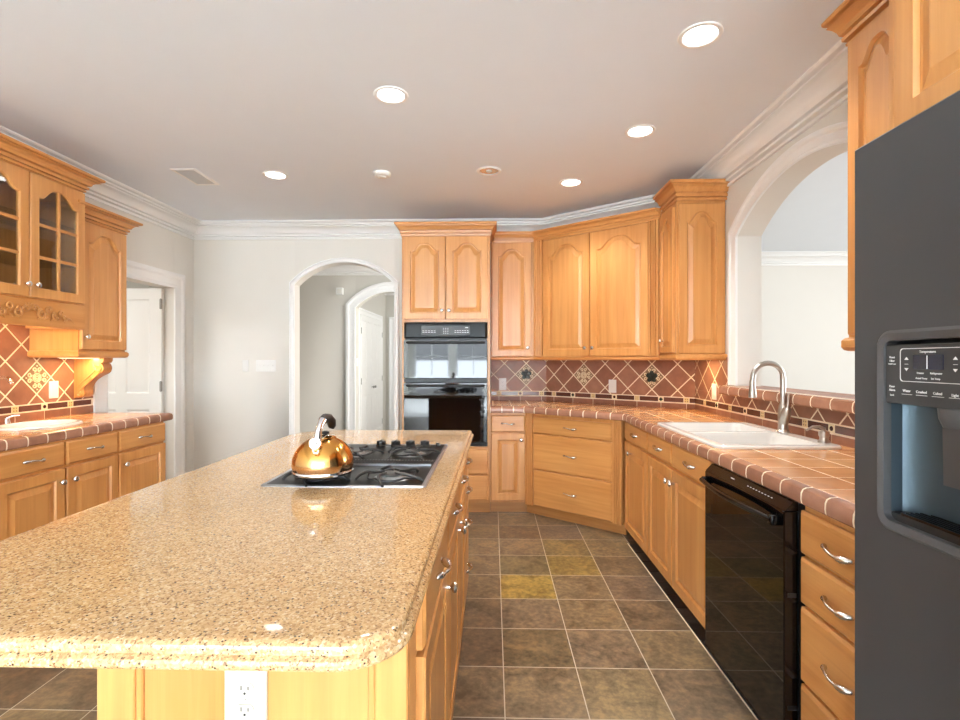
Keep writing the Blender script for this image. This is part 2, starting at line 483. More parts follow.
CASING = [(0.0, 0.0), (0.0, 0.016), (0.012, 0.018), (0.02, 0.013), (0.055, 0.016), (0.066, 0.026), (0.082, 0.028), (0.09, 0.024), (0.09, 0.0)]
def casing(name, ring, mp, prof=CASING, mat='trim', scale=1.0):
    """moulding carried round an opening: ring in (u, z); prof = (outward from opening, out of wall)"""
    mb = MB(); P = [Vector(p) for p in ring]; n = len(P); loops = []
    for i in range(n):
        if i == 0: d1 = d2 = (P[1]-P[0]).normalized()
        elif i == n-1: d1 = d2 = (P[-1]-P[-2]).normalized()
        else: d1 = (P[i]-P[i-1]).normalized(); d2 = (P[i+1]-P[i]).normalized()
        n1 = Vector((-d1.y, d1.x)); n2 = Vector((-d2.y, d2.x))
        b = (n1+n2).normalized(); k = 1/max(0.35, b.dot(n1))
        loops.append([mp(P[i].x+b.x*o*k*scale, P[i].y+b.y*o*k*scale, -h) for o, h in prof])
    mb.loft(loops, True, True, True)
    return struct(name, mb, mat)

# ------------------------------------------------------------------ shell
mb = MB(); mb.box(-5.2, 6.4, -3.0, 9.6, -0.12, 0.0); struct('floor', mb, 'slate')
mb = MB(); mb.box(-5.2, 6.4, YN-0.25, -3.0, -0.12, 0.004); struct('floor_family', mb, 'carpet')  # unseen carpet, added to bounce light onto the ceiling
mb = MB(); mb.box(-5.2, 6.4, YN-0.25, 9.6, HC, HC+0.12); struct('ceiling', mb, 'ceiling')

# back wall with the arched opening to the hall
bk = lambda u, z, d: (u, YB+d, z)
AH = seg_arch(-1.957, -0.968, 2.065, 0.215)
wall_with_hole('wall_back', XL, CL[0]+0.09, 0, HC, AH, 0, 0.13, bk)
casing('trim_1', [(-1.957, 0)]+AH+[(-0.968, 0)], bk, scale=0.5)
# angled corner wall
mb = MB(); th = 0.12
p, q = CL, CR
mb.prism([p, q, (q[0]+DN[0]*th, q[1]+DN[1]*th), (p[0]+DN[0]*th, p[1]+DN[1]*th)], lambda a: (a[0], a[1], 0), lambda a: (a[0], a[1], HC))
struct('wall_corner', mb, 'wall')
# right wall with the arched pass-through above a half wall
rt = lambda u, z, d: (XR+d, u, z)
AP = seg_arch(2.04, 3.405, 2.138, 0.236)
wall_with_hole('wall_right', YN, CR[1]+0.11, 0, HC, AP, 1.10, 0.155, rt)
casing('trim_2', list(reversed([(2.04, 1.15)]+AP+[(3.405, 1.15)])), lambda u, z, d: rt(u, z, d), prof=[(-o, h) for o, h in CASING], scale=1.0) if False else None
casing('trim_2', [(2.04, 1.15)]+AP+[(3.405, 1.15)], rt)
# left wall with the pantry door opening
DY0, DY1, DZ = 3.83, 4.655, 1.99
lf = lambda u, z, d: (XL-d, u, z)
wall_with_hole('wall_left', 0.0, YB+0.13, 0, HC, [(DY0, DZ), (DY1, DZ)], 0, 0.13, lf)
wall_with_hole('wall_family_left', YN, 0.0, 0, HC, [(-7.8, 2.42), (-4.6, 2.42)], 0.45, 0.13, lf)  # unseen side window, added to let more light in
mb = MB()
for a in (-7.8, -6.76, -5.68, -4.66): mb.box(XL-0.1, XL-0.04, a, a+0.06, 0.45, 2.42)
for z in (0.45, 1.41, 2.36): mb.box(XL-0.1, XL-0.04, -7.74, -4.66, z, z+0.06)
struct('window_4', mb, 'trim')
casing('trim_3', [(DY0, 0), (DY0, DZ), (DY1, DZ), (DY1, 0)], lf, scale=1.55)
# near wall behind the camera, three tall windows
nr = lambda u, z, d: (u, YN-d, z)
mb = MB()
wx = [-2.15, -0.68, 0.79]; ww = 1.25
edges = [XL]+[e for x in wx for e in (x-ww/2, x+ww/2)]+[XR]
for a, b in zip(edges[0::2], edges[1::2]): mb.box(a, b, YN-0.13, YN, 0, HC)
for x in wx:
    mb.box(x-ww/2, x+ww/2, YN-0.13, YN, 0, 0.45); mb.box(x-ww/2, x+ww/2, YN-0.13, YN, 2.42, HC)
struct('wall_near', mb, 'wall')
for k, x in enumerate(wx):
    mb = MB()
    for a, b, c, d in ((x-ww/2, x-ww/2+0.06, 0.45, 2.42), (x+ww/2-0.06, x+ww/2, 0.45, 2.42), (x-ww/2, x+ww/2, 0.45, 0.52), (x-ww/2, x+ww/2, 2.35, 2.42), (x-ww/2, x+ww/2, 1.41, 1.47), (x-0.012, x+0.012, 0.5, 2.4)):
        mb.box(a, b, YN-0.1, YN-0.04, c, d)
    struct('window_%d' % (k+1), mb, 'trim')

# hall beyond the arch
HY = 7.1
hw = lambda u, z, d: (u, HY+d, z)
AF = seg_arch(-1.93, -0.90, 2.055, 0.225)
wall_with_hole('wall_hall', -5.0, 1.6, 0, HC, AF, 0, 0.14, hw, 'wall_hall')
casing('trim_4', [(-1.93, 0)]+AF+[(-0.90, 0)], hw, scale=1.5)
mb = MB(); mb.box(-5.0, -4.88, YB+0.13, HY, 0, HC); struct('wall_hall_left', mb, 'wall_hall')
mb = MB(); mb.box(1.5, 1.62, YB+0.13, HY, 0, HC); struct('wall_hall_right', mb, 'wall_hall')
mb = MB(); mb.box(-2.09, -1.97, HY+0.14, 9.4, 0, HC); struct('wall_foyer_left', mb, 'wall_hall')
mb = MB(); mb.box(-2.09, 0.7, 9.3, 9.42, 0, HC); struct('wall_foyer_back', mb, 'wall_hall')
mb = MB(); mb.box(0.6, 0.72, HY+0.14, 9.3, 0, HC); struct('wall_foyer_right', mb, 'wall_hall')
CROWN = [(0, -0.145), (0.012, -0.145), (0.016, -0.132), (0.004, -0.130), (0.004, -0.122), (0.032, -0.119), (0.034, -0.108), (0.018, -0.105), (0.020, -0.098), (0.044, -0.096), (0.052, -0.080), (0.068, -0.064), (0.088, -0.053), (0.108, -0.048), (0.096, -0.042), (0.098, -0.036), (0.120, -0.034), (0.122, -0.026), (0.108, -0.023), (0.110, -0.017), (0.136, -0.015), (0.144, -0.006), (0.144, 0), (0, 0)]
CROWN = [(o*1.1, HC+z) for o, z in CROWN]
mb = MB(); mb.sweep([(-4.88, HY), (1.5, HY)], CROWN); struct('trim_5', mb, 'trim')
mb = MB(); mb.sweep([(-1.97, HY+0.14), (-1.97, 9.3), (0.6, 9.3)], CROWN); struct('trim_6', mb, 'trim')
# living room beyond the pass-through
mb = MB(); mb.box(XR+0.155, 6.3, 6.5, 6.62, 0, HC); struct('wall_living_back', mb, 'wall')
mb = MB(); mb.box(XR+0.155, 6.3, -1.62, -1.5, 0, HC); struct('wall_living_near', mb, 'wall')
mb = MB()
mb.box(6.1, 6.22, -1.5, 1.2, 0, HC); mb.box(6.1, 6.22, 4.8, 6.5, 0, HC); mb.box(6.1, 6.22, 1.2, 4.8, 0, 0.4); mb.box(6.1, 6.22, 1.2, 4.8, 2.5, HC)
struct('wall_living_right', mb, 'wall')
mb = MB(); mb.sweep([(XR+0.155, 6.5), (6.1, 6.5)], CROWN); struct('trim_7', mb, 'trim')
# pantry behind the left door
mb = MB(); mb.box(-4.92, -4.8, 2.4, 5.6, 0, HC); struct('wall_pantry_back', mb, 'wall')
mb = MB(); mb.box(-4.8, -3.1, 2.3, 2.42, 0, HC); struct('wall_pantry_near', mb, 'wall')
# crown round the kitchen
mb = MB(); mb.sweep([(XL, YN), (XL, YB), CL, CR, (XR, YN)], [(o*1.08, z) for o, z in CROWN]); struct('trim_8', mb, 'trim')
# baseboards
BASE = [(0, 0), (0.014, 0), (0.014, 0.1), (0.008, 0.125), (0, 0.13)]
mb = MB(); mb.sweep([(XL, YN), (XL, 1.9)], BASE); mb.sweep([(XL, 4.81), (XL, YB), (-2.03, YB)], BASE); struct('baseboard_left', mb, 'trim')
mb = MB(); mb.sweep([(-4.88, HY), (-2.08, HY)], BASE); struct('baseboard_hall', mb, 'trim')
# dark slate border along the right-hand cabinets
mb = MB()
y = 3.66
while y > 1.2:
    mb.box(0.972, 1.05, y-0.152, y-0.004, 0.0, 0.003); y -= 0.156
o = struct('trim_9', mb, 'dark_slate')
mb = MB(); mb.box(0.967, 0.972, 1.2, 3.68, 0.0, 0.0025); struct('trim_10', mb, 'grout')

# panelled doors
def panel_door(mb, w, h, panels, th=0.035):
    """two-sided slab with sunk-and-raised panels on the front (y = 0 is the front face)"""
    xs = sorted({0, w}|{p[0] for p in panels}|{p[1] for p in panels}); zs = sorted({0, h}|{p[2] for p in panels}|{p[3] for p in panels})
    for a, b in zip(xs, xs[1:]):
        for c, d in zip(zs, zs[1:]):
            if not any(p[0] <= a and b <= p[1] and p[2] <= c and d <= p[3] for p in panels):
                mb.face([(a, 0, c), (b, 0, c), (b, 0, d), (a, 0, d)])
    for a, b, c, d in panels:
        R = lambda i, y: [(a+i, y, c+i), (b-i, y, c+i), (b-i, y, d-i), (a+i, y, d-i)]
        k = min(b-a, d-c)
        mb.loft([R(0, 0), R(min(0.012, k*.1), 0.009), R(min(0.02, k*.15), 0.009), R(min(0.045, k*.3), 0.002)], True, False, True)
    mb.loft([[(0, 0, 0), (w, 0, 0), (w, 0, h), (0, 0, h)], [(0, th, 0), (w, th, 0), (w, th, h), (0, th, h)]], True, False, True)
    bmesh.ops.remove_doubles(mb.bm, verts=mb.bm.verts, dist=1e-5)
    return mb
# pantry door, standing open into the pantry, hinged on the far jamb
d1 = thing('door_1', 'white panelled pantry door standing open in the left wall doorway', 'door', (-3.06-0.76, 4.612, 0.012), 0)
d1['kind'] = 'structure'
pw = 0.76
pn = [(0.11, 0.335, 0.2, 0.85), (0.425, 0.65, 0.2, 0.85), (0.11, 0.335, 1.0, 1.87), (0.425, 0.65, 1.0, 1.87)]
obj('door_leaf', panel_door(MB(), pw, 1.97, pn), 'door', d1)
for z in (0.22, 1.02, 1.78):
    mb = MB(); mb.box(pw-0.012, pw+0.012, -0.008, 0.0, z, z+0.09, 0.002); mb.tube([(pw+0.003, -0.01, z-0.004), (pw+0.003, -0.01, z+0.094)], 0.006, 8)
    obj('hinge', mb, 'hinge', d1)
# closet double doors in the foyer
cd = thing('door_2', 'pair of white panelled closet doors seen through both arches', 'door', (-1.97, 7.42, 0), PI/2)
cd['kind'] = 'structure'
for k in range(2):
    lw = 0.70
    pn = []
    for c in range(2):
        a = 0.06+c*0.31
        pn += [(a, a+0.27, 0.15, 0.78), (a, a+0.27, 0.98, 1.9)]
    lf_ = obj('door_leaf', panel_door(MB(), lw, 1.98, pn), 'door', cd, (k*(lw+0.004), -0.036, 0.01))
    mb = MB(); x = lw-0.06 if k == 0 else 0.06
    mb.lathe([(0.006, 0), (0.008, 0.02), (0.02, 0.03), (0.018, 0.045), (0.004, 0.05)], (x, 0, 0.88), '-y', 12); obj('handle', mb, 'hinge', lf_)
    for z in (0.2, 0.95, 1.7):
        mb = MB(); mb.box(-0.004 if k == 0 else lw-0.01, 0.01 if k == 0 else lw+0.004, -0.006, 0, z, z+0.09); obj('hinge', mb, 'hinge', lf_)
mb = MB()
casing('trim_11', [(7.42, 0), (7.42, 2.0), (8.83, 2.0), (8.83, 0)], lambda u, z, d: (-1.97-d, u, z), scale=1.0)
mb.bm.free()
casing('trim_12', [(-1.80, 0), (-1.80, 2.0), (-0.9, 2.0), (-0.9, 0)], lambda u, z, d: (u, 9.3+d, z), scale=1.2)

# ------------------------------------------------------------------ cabinet builder (local: x along the front, y into the wall, z up)
def outline(w, h, fr, frt, arch, d, n=14):
    l, r, b, zs = fr+d, w-fr-d, fr+d, h-frt-arch-d
    pts = [(l, b), (r, b)]
    for k in range(n+1):
        u = 1-k/n
        s = min(1.0, abs(u-0.5)/0.44)**1.55
        bell = 0.5*(1+math.cos(PI*s))
        pts.append((l+(r-l)*u, zs+arch*bell))
    return pts
def outer(w, h, d, n=14):
    pts = [(d, d), (w-d, d)]
    for k in range(n+1):
        u = 1-k/n
        pts.append((d+(w-2*d)*u, h-d))
    return pts
def door_mesh(w, h, fr=0.056, arch=0.0, t=0.02, glazed=False):
    mb = MB(); n = 20 if arch else 1
    L = lambda pts, y: [(x, y, z) for x, z in pts]
    O = lambda d, y: L(outer(w, h, d, n), y)
    I = lambda d, y: L(outline(w, h, fr, fr, arch, d, n), y)
    if glazed:
        loops = [O(0, 0), O(0, -t*0.75), O(0.004, -t), I(0, -t), I(0.005, -t*0.7), I(0.005, 0), O(0, 0)]
        mb.loft(loops)
    else:
        k = min(1.0, (w-2*fr)/0.2)
        loops = [O(0, 0), O(0, -t*0.75), O(0.004, -t), I(0, -t), I(0.003, -t+0.004), I(0.006, -t+0.011), I(0.012*k, -t+0.012), I(0.040*k, -t+0.003), I(0.042*k, -t+0.0015)]
        mb.loft(loops, True, True, True)
    bmesh.ops.remove_doubles(mb.bm, verts=mb.bm.verts, dist=1e-6)
    return mb
def drawer_mesh(w, h, t=0.02):
    mb = MB()
    R = lambda d, y: [(d, y, d), (w-d, y, d), (w-d, y, h-d), (d, y, h-d)]
    mb.loft([R(0, 0), R(0, -t*0.62), R(0.004, -t*0.8), R(0.009, -t)], True, True, True)
    return mb
def knob_mesh():
    return MB().lathe([(0.006, 0), (0.0055, 0.012), (0.008, 0.016), (0.0145, 0.02), (0.0165, 0.025), (0.014, 0.031), (0.006, 0.034)], (0, 0, 0), '-y', 14)
def pull_mesh():
    mb = MB(); path = []; R = []; F = []
    for k in range(25):
        u = k/24; x = -0.062+0.124*u
        y = -0.002-0.026*math.sin(PI*min(1, max(0, (u-0.04)/0.92)))**0.7
        z = 0.004*math.sin(2*PI*u)
        r = 0.0042
        if u < 0.2: r = 0.0035+0.005*math.sin(PI*u/0.2)
        if u > 0.66: r = 0.0042+0.0062*math.sin(PI*(u-0.66)/0.34)+(0.0008 if k % 2 else 0)
        path.append((x, y, z)); R.append(r); F.append(1.0)
    mb.tube(path, R, 8, True)
    mb.lathe([(0.006, 0), (0.004, 0.008)], (-0.055, 0, 0), '-y', 8)
    mb.lathe([(0.006, 0), (0.004, 0.008)], (0.055, 0, 0), '-y', 8)
    return mb
_k = obj('knob', knob_mesh(), 'pewter'); KNOB = _k.data; bpy.data.objects.remove(_k)
_k = obj('pull', pull_mesh(), 'pewter'); PULL = _k.data; bpy.data.objects.remove(_k)
def put(name, data, parent, loc, rot=(0, 0, 0)):
    o = bpy.data.objects.new(name, data); COL.objects.link(o); o.parent = parent; o.location = loc; o.rotation_euler = rot; return o
def door(root, x0, x1, z0, z1, arch=0.0, knob=None, fr=0.056, y=0.0, name='door', mat='wood'):
    o = obj(name, door_mesh(x1-x0, z1-z0, fr, arch), mat, root, (x0, y, z0))
    if knob: put('knob', KNOB, o, (knob[0]-x0, -0.018, knob[1]-z0))
    return o
def drawer(root, x0, x1, z0, z1, pull=True, y=0.0, mat='woodx'):
    o = obj('drawer', drawer_mesh(x1-x0, z1-z0), mat, root, (x0, y, z0))
    if pull: put('pull', PULL, o, ((x1-x0)/2, -0.02, (z1-z0)/2))
    return o
def carcass(root, x0, x1, y0, y1, z0, z1, mat='wood', name='carcass'):
    return obj(name, MB().box(x0, x1, y0, y1, z0, z1, 0.0015), mat, root)
def toe(root, x0, x1, z=0.1, y=0.065, d=0.02):
    return obj('toe_kick', MB().box(x0, x1, y, y+d, 0, z), 'toe', root)
def crown_prof(z0, z1, p):
    h = z1-z0
    return [(0, z0), (0.010, z0), (0.012, z0+h*.10), (0.003, z0+h*.12), (0.003, z0+h*.17), (p*.26, z0+h*.19), (p*.28, z0+h*.33), (p*.14, z0+h*.35), (p*.16, z0+h*.40), (p*.36, z0+h*.44), (p*.44, z0+h*.58), (p*.60, z0+h*.69), (p*.84, z0+h*.74), (p*.72, z0+h*.77), (p*.74, z0+h*.82), (p*.95, z0+h*.84), (p, z0+h*.90), (p, z1), (0, z1)]
def crown(root, path, z0, z1, p, name='crown_moulding'):
    return obj(name, MB().sweep(path, crown_prof(z0, z1, p)), 'woodx', root)
def fluted(root, x0, x1, z0, z1, y=0.0, t=0.022, n=3):
    w = x1-x0; pts = [(x0, y+0.01), (x0, y-t)]
    m = w*0.14; fw = (w-2*m)/n
    for k in range(n):
        a = x0+m+k*fw
        pts += [(a+fw*.1, y-t), (a+fw*.28, y-t+0.010), (a+fw*.5, y-t+0.013), (a+fw*.72, y-t+0.010), (a+fw*.9, y-t)]
    pts += [(x1, y-t), (x1, y+0.01)]
    return obj('fluted_column', MB().prism(pts, lambda p: (p[0], p[1], z0), lambda p: (p[0], p[1], z1)), 'wood', root)
RAIL = lambda z0, z1: [(0, z0), (0.010, z0+0.004), (0.016, z0+0.014), (0.016, z1-0.012), (0.008, z1-0.003), (0, z1)]

# ------------------------------------------------------------------ oven tower
FO = 4.34
t = thing('oven_tower', 'tall maple cabinet housing the black double oven, two arched doors above', 'cabinet', (-0.78, FO, 0))
TW = 0.756; TD = YB-FO-0.006
mb = MB(); mb.box(0, 0.026, 0, TD, 0.1, 2.40); mb.box(TW-0.026, TW, 0, TD, 0.1, 2.40); mb.box(0.026, TW-0.026, 0, TD, 1.645, 2.40); mb.box(0.026, TW-0.026, 0, TD, 0.1, 0.58); mb.box(0.026, TW-0.026, TD-0.03, TD, 0.58, 1.645)
obj('carcass', mb, 'wood', t)
door(t, 0.018, TW/2-0.003, 1.668, 2.375, 0.066, (TW/2-0.03, 1.74)); door(t, TW/2+0.003, TW-0.018, 1.668, 2.375, 0.066, (TW/2+0.03, 1.74))
drawer(t, 0.018, TW-0.018, 0.345, 0.56, False); drawer(t, 0.018, TW-0.018, 0.125, 0.335, False)
toe(t, 0, TW)
crown(t, [(0, TD-0.02), (0, 0), (TW, 0), (TW, TD-0.02)], 2.385, 2.49, 0.058)

ov = thing('double_oven', 'black glass double wall oven built into the tall maple cabinet', 'oven', (-0.78, FO, 0))
a, b = 0.021, TW-0.021
mb = MB(); mb.box(a+0.008, b-0.008, 0.0, 0.52, 0.585, 1.64); obj('oven_body', mb, 'black', ov)
mb = MB()   # control panel: sloped face with splayed sides
mb.loft([[(a, -0.001, 1.505), (b, -0.001, 1.505), (b, -0.001, 1.638), (a, -0.001, 1.638)], [(a, -0.012, 1.505), (b, -0.012, 1.505), (b, -0.012, 1.638), (a, -0.012, 1.638)], [(a+0.02, -0.03, 1.517), (b-0.02, -0.03, 1.517), (b-0.02, -0.022, 1.63), (a+0.02, -0.022, 1.63)]], True, True, True)
cp = obj('control_panel', mb, 'black_gloss', ov)
mb = MB(); mb.box(a+0.15, b-0.15, -0.0315, -0.029, 1.535, 1.612); obj('display', mb, 'black', cp)
mb = MB()
for k in range(5): mb.box(a+0.16+k*0.024, a+0.178+k*0.024, -0.0325, -0.031, 1.553, 1.557); mb.box(a+0.16+k*0.024, a+0.176+k*0.024, -0.0325, -0.031, 1.566, 1.57)
for k in range(6): mb.box(b-0.28+k*0.021, b-0.266+k*0.021, -0.0325, -0.031, 1.553, 1.557); mb.box(b-0.28+k*0.021, b-0.268+k*0.021, -0.0325, -0.031, 1.568, 1.572)
for r in range(4):
    for k in range(3): mb.box(TW/2-0.02+k*0.018, TW/2-0.012+k*0.018, -0.0325, -0.031, 1.545+r*0.014, 1.55+r*0.014)
mb.box(b-0.19, b-0.165, -0.0325, -0.031, 1.592, 1.598)
obj('markings', mb, 'print', cp)
def oven_door(z0, z1, wz0, wz1, hz):
    mb = MB(); mb.box(a+0.002, b-0.002, -0.042, -0.002, z0, z1, 0.004); d = obj('oven_door', mb, 'black_glass', ov)
    mb = MB(); mb.box(a+0.1, b-0.1, -0.0432, -0.0415, wz0, wz1); obj('window', mb, 'black_glass', d)
    mb = MB(); mb.tube([(a+0.03, -0.042, hz), (a+0.04, -0.075, hz), (a+0.08, -0.085, hz), (b-0.08, -0.085, hz), (b-0.04, -0.075, hz), (b-0.03, -0.042, hz)], 0.011, 10); obj('handle', mb, 'black', d)
    return d
oven_door(1.165, 1.492, 1.2, 1.40, 1.468)
oven_door(0.625, 1.125, 0.78, 1.03, 1.142-0.04)
mb = MB(); mb.box(a, b, -0.012, -0.001, 0.585, 0.62, 0.003); obj('bottom_trim', mb, 'black_gloss', ov)
mb = MB(); mb.box(a, b, -0.02, -0.001, 1.13, 1.16, 0.003); obj('centre_trim', mb, 'black', ov)

# ------------------------------------------------------------------ back and angled base cabinets
FB = 4.36
x1 = on_diag_y(FB, 3.59)
BW = x1+0.022
t = thing('base_cabinet', 'narrow maple base cabinet with one drawer and door between the oven and the angled corner', 'cabinet', (-0.022, FB, 0))
mb = MB(); mb.prism([(0, 0), (BW-0.002, 0), (BW-0.002, 0.6), (0, 0.6)], lambda p: (p[0], p[1], 0.1), lambda p: (p[0], p[1], 0.872)); obj('carcass', mb, 'wood', t)
drawer(t, 0.006, BW-0.012, 0.705, 0.848); door(t, 0.006, BW-0.012, 0.118, 0.695, 0, (BW-0.045, 0.64))
obj('toe_kick', MB().box(0, BW+0.02, 0.065, 0.085, 0, 0.105), 'toe', t)
# angled corner drawers
p0 = Vector((x1, FB)); p1 = Vector((0.97, on_diag_x(0.97, 3.59)))
DW_ = (p1-p0).length
t = thing('base_cabinet', 'angled corner maple base with three wide drawers between fluted columns', 'cabinet', (p0.x, p0.y, 0), -DA)
mb = MB(); mb.prism([(0.002, 0), (DW_, 0), (DW_, 0.58), (0.002, 0.58)], lambda p: (p[0], p[1], 0.1), lambda p: (p[0], p[1], 0.872)); obj('carcass', mb, 'wood', t)
fluted(t, 0.002, 0.075, 0.09, 0.872); fluted(t, DW_-0.075, DW_-0.002, 0.09, 0.872)
a, b = 0.08, DW_-0.08
drawer(t, a, b, 0.705, 0.84); drawer(t, a, b, 0.402, 0.697); drawer(t, a, b, 0.098, 0.394)
obj('toe_kick', MB().box(-0.03, DW_+0.0, 0.055, 0.08, 0, 0.09), 'toe', t)

# right-hand base run (local x runs towards the camera)
FR = 0.97
def right(name, label, cat, y_far, group=None): return thing(name, label, cat, (FR+0.02, y_far, 0), -PI/2, group)
y0 = p1.y-0.012
t = right('base_cabinet', 'maple base cabinet with one drawer and door beside the angled corner drawers', 'cabinet', y0)
w = y0-3.222
carcass(t, 0, w, 0, 0.6, 0.1, 0.872); toe(t, 0, w)
drawer(t, 0.03, w-0.004, 0.742, 0.866); door(t, 0.03, w-0.004, 0.085, 0.725, 0, (w*0.35, 0.66))
t = right('base_cabinet', 'maple sink base cabinet with a pair of doors and two false drawer fronts', 'cabinet', 3.22)
w = 3.22-2.262
mb = MB(); mb.box(0, w, 0, 0.6, 0.1, 0.66); mb.box(0, w, 0, 0.018, 0.66, 0.872); mb.box(0, 0.018, 0.018, 0.6, 0.66, 0.872); mb.box(w-0.018, w, 0.018, 0.6, 0.66, 0.872)
obj('carcass', mb, 'wood', t); toe(t, 0, w)
h = 3.22-2.787
drawer(t, 0.004, h-0.004, 0.742, 0.866); drawer(t, h+0.004, w-0.003, 0.742, 0.866)
door(t, 0.004, h-0.004, 0.085, 0.725, 0, (h-0.035, 0.655)); door(t, h+0.004, w-0.003, 0.085, 0.725, 0, (h+0.035, 0.655))
t = right('base_cabinet', 'maple base cabinet with a stack of four drawers between dishwasher and refrigerator', 'cabinet', 1.638)
w = 1.638-1.262
carcass(t, 0, w, 0, 0.6, 0.1, 0.872); toe(t, 0, w)
for z0, z1 in ((0.71, 0.845), (0.553, 0.698), (0.308, 0.541), (0.105, 0.296)): drawer(t, 0.004, w-0.004, z0, z1)

# dishwasher
dw = thing('dishwasher', 'black dishwasher with glossy front under the tiled counter', 'dishwasher', (0.93, 2.252, 0), -PI/2)
w = 0.604
obj('tub', MB().box(0.004, w-0.004, 0.05, 0.6, 0.02, 0.86), 'black', dw)
dd = obj('door', MB().box(0, w, 0, 0.045, 0.07, 0.836, 0.003), 'black_glass', dw)
mb = MB(); mb.loft([[(0, 0.045, 0.837), (0, 0.003, 0.837), (0, 0.030, 0.866), (0, 0.045, 0.866)], [(w, 0.045, 0.837), (w, 0.003, 0.837), (w, 0.030, 0.866), (w, 0.045, 0.866)]], True, True, True)
cp = obj('control_strip', mb, 'black_gloss', dw)
mb = MB()
for k in range(9): mb.box(0.34+k*0.02, 0.346+k*0.02, 0.0148, 0.0175, 0.8515, 0.8535)
mb.box(0.21, 0.235, 0.0148, 0.0175, 0.851, 0.854)
obj('markings', mb, 'print', cp)
mb = MB(); P = []
for k in range(17):
    u = k/16; P.append((0.02+(w-0.05)*u, -0.022-0.024*math.sin(PI*u), 0.800))
mb.tube(P, [0.011]*17, 10)
mb.box(0.012, 0.035, -0.022, 0.002, 0.786, 0.814, 0.003); mb.box(w-0.045, w-0.018, -0.03, 0.002, 0.784, 0.816, 0.003)
obj('handle', mb, 'black_gloss', dd)
obj('kick_plate', MB().box(0.004, w-0.004, 0.06, 0.075, 0.0, 0.1), 'black', dw)
for zz in (0.56, 0.2): obj('hinge_clip', MB().box(w-0.02, w+0.001, 0.012, 0.04, zz, zz+0.015), 'black', dw)

# ------------------------------------------------------------------ upper cabinets, back and corner
FU = 4.64; UOFF = 3.865; ZU = 1.352; ZT = 2.41
ux = on_diag_y(FU, UOFF)
t = thing('wall_cabinet', 'narrow maple wall cabinet with one arched door beside the oven tower', 'cabinet', (-0.02, FU, 0))
w = ux+0.02
mb = MB(); mb.prism([(0, 0), (w, 0), (w+0.12, 0.328), (0, 0.328)], lambda p: (p[0], p[1], ZU-0.01), lambda p: (p[0], p[1], ZT)); obj('carcass', mb, 'wood', t)
door(t, 0.012, 0.37, ZU, 2.385, 0.064, (0.335, 1.43))
U0 = Vector((ux, FU)); U1 = Vector((1.285, on_diag_x(1.285, UOFF))); UW = (U1-U0).length
kx = math.tan(DA/2)
obj('crown_moulding', MB().loft([[(0.03, -o, z) for o, z in crown_prof(2.395, 2.48, 0.055)], [(w-o*kx, -o, z) for o, z in crown_prof(2.395, 2.48, 0.055)]], True, True, True), 'woodx', t)
obj('light_rail', MB().loft([[(0.0, -o, z) for o, z in RAIL(1.318, 1.35)], [(w-o*kx, -o, z) for o, z in RAIL(1.318, 1.35)]], True, True, True), 'woodx', t)
t = thing('wall_cabinet', 'angled corner maple wall cabinet with two wide arched doors and fluted columns', 'cabinet', (U0.x, U0.y, 0), -DA)
mb = MB(); mb.prism([(0, 0), (UW, 0), (UW+0.2, 0.346), (-0.115, 0.346)], lambda p: (p[0], p[1], ZU-0.01), lambda p: (p[0], p[1], ZT)); obj('carcass', mb, 'wood', t)
fluted(t, 0.012, 0.098, ZU, 2.395); fluted(t, UW-0.09, UW-0.012, ZU, 2.395)
mid = 0.568
door(t, 0.104, mid-0.003, ZU, 2.385, 0.088, (mid-0.035, 1.42), 0.06); door(t, mid+0.003, UW-0.094, ZU, 2.385, 0.088, (mid+0.035, 1.42), 0.06)
k2 = math.tan((PI/2-DA)/2)
obj('crown_moulding', MB().loft([[(o*kx, -o, z) for o, z in crown_prof(2.395, 2.48, 0.055)], [(UW-o*k2, -o, z) for o, z in crown_prof(2.395, 2.48, 0.055)]], True, True, True), 'woodx', t)
obj('light_rail', MB().loft([[(o*kx, -o, z) for o, z in RAIL(1.318, 1.35)], [(UW-o*k2, -o, z) for o, z in RAIL(1.318, 1.35)]], True, True, True), 'woodx', t)
# end cabinet on the right wall: its narrow door faces the room, its panelled end faces the camera
YE = 3.585; XF = 1.285
t = thing('wall_cabinet', 'taller maple wall cabinet by the pass-through with a panelled end and narrow door', 'cabinet', (XF, U1.y-0.002, 0), -PI/2)
w = U1.y-0.002-YE; dp = XR-XF
carcass(t, 0, w, 0, dp, ZU-0.01, 2.45)
door(t, 0.015, w-0.03, ZU+0.02, 2.40, 0.07, (0.1, 1.46), 0.045)
e = obj('end_panel', door_mesh(dp-0.014, 1.048, 0.058, 0.072, 0.018), 'wood', t, (w, 0.008, ZU+0.012)); e.rotation_euler = (0, 0, PI/2)
crown(t, [(0.035, 0), (w+0.018, 0), (w+0.018, dp)], 2.43, 2.552, 0.075)
obj('light_rail', MB().sweep([(0, 0), (w+0.018, 0), (w+0.018, dp)], RAIL(1.318, 1.362)), 'woodx', t)
# wall cabinet beyond the refrigerator
t = thing('wall_cabinet', 'maple wall cabinet between pass-through and refrigerator', 'cabinet', (XF, 1.868, 0), -PI/2)
w = 1.868-1.262
carcass(t, 0, w, 0, XR-XF-0.006, 1.40, 2.47)
door(t, 0.02, w/2-0.002, 1.41, 2.45, 0.06, (w/2-0.04, 1.48)); door(t, w/2+0.002, w-0.01, 1.41, 2.45, 0.06, (w/2+0.04, 1.48))
crown(t, [(0, 0), (w, 0)], 2.452, 2.534, 0.098)
obj('light_rail', MB().sweep([(0, XR-XF-0.006), (0, 0), (w, 0)], RAIL(1.352, 1.402)), 'woodx', t)
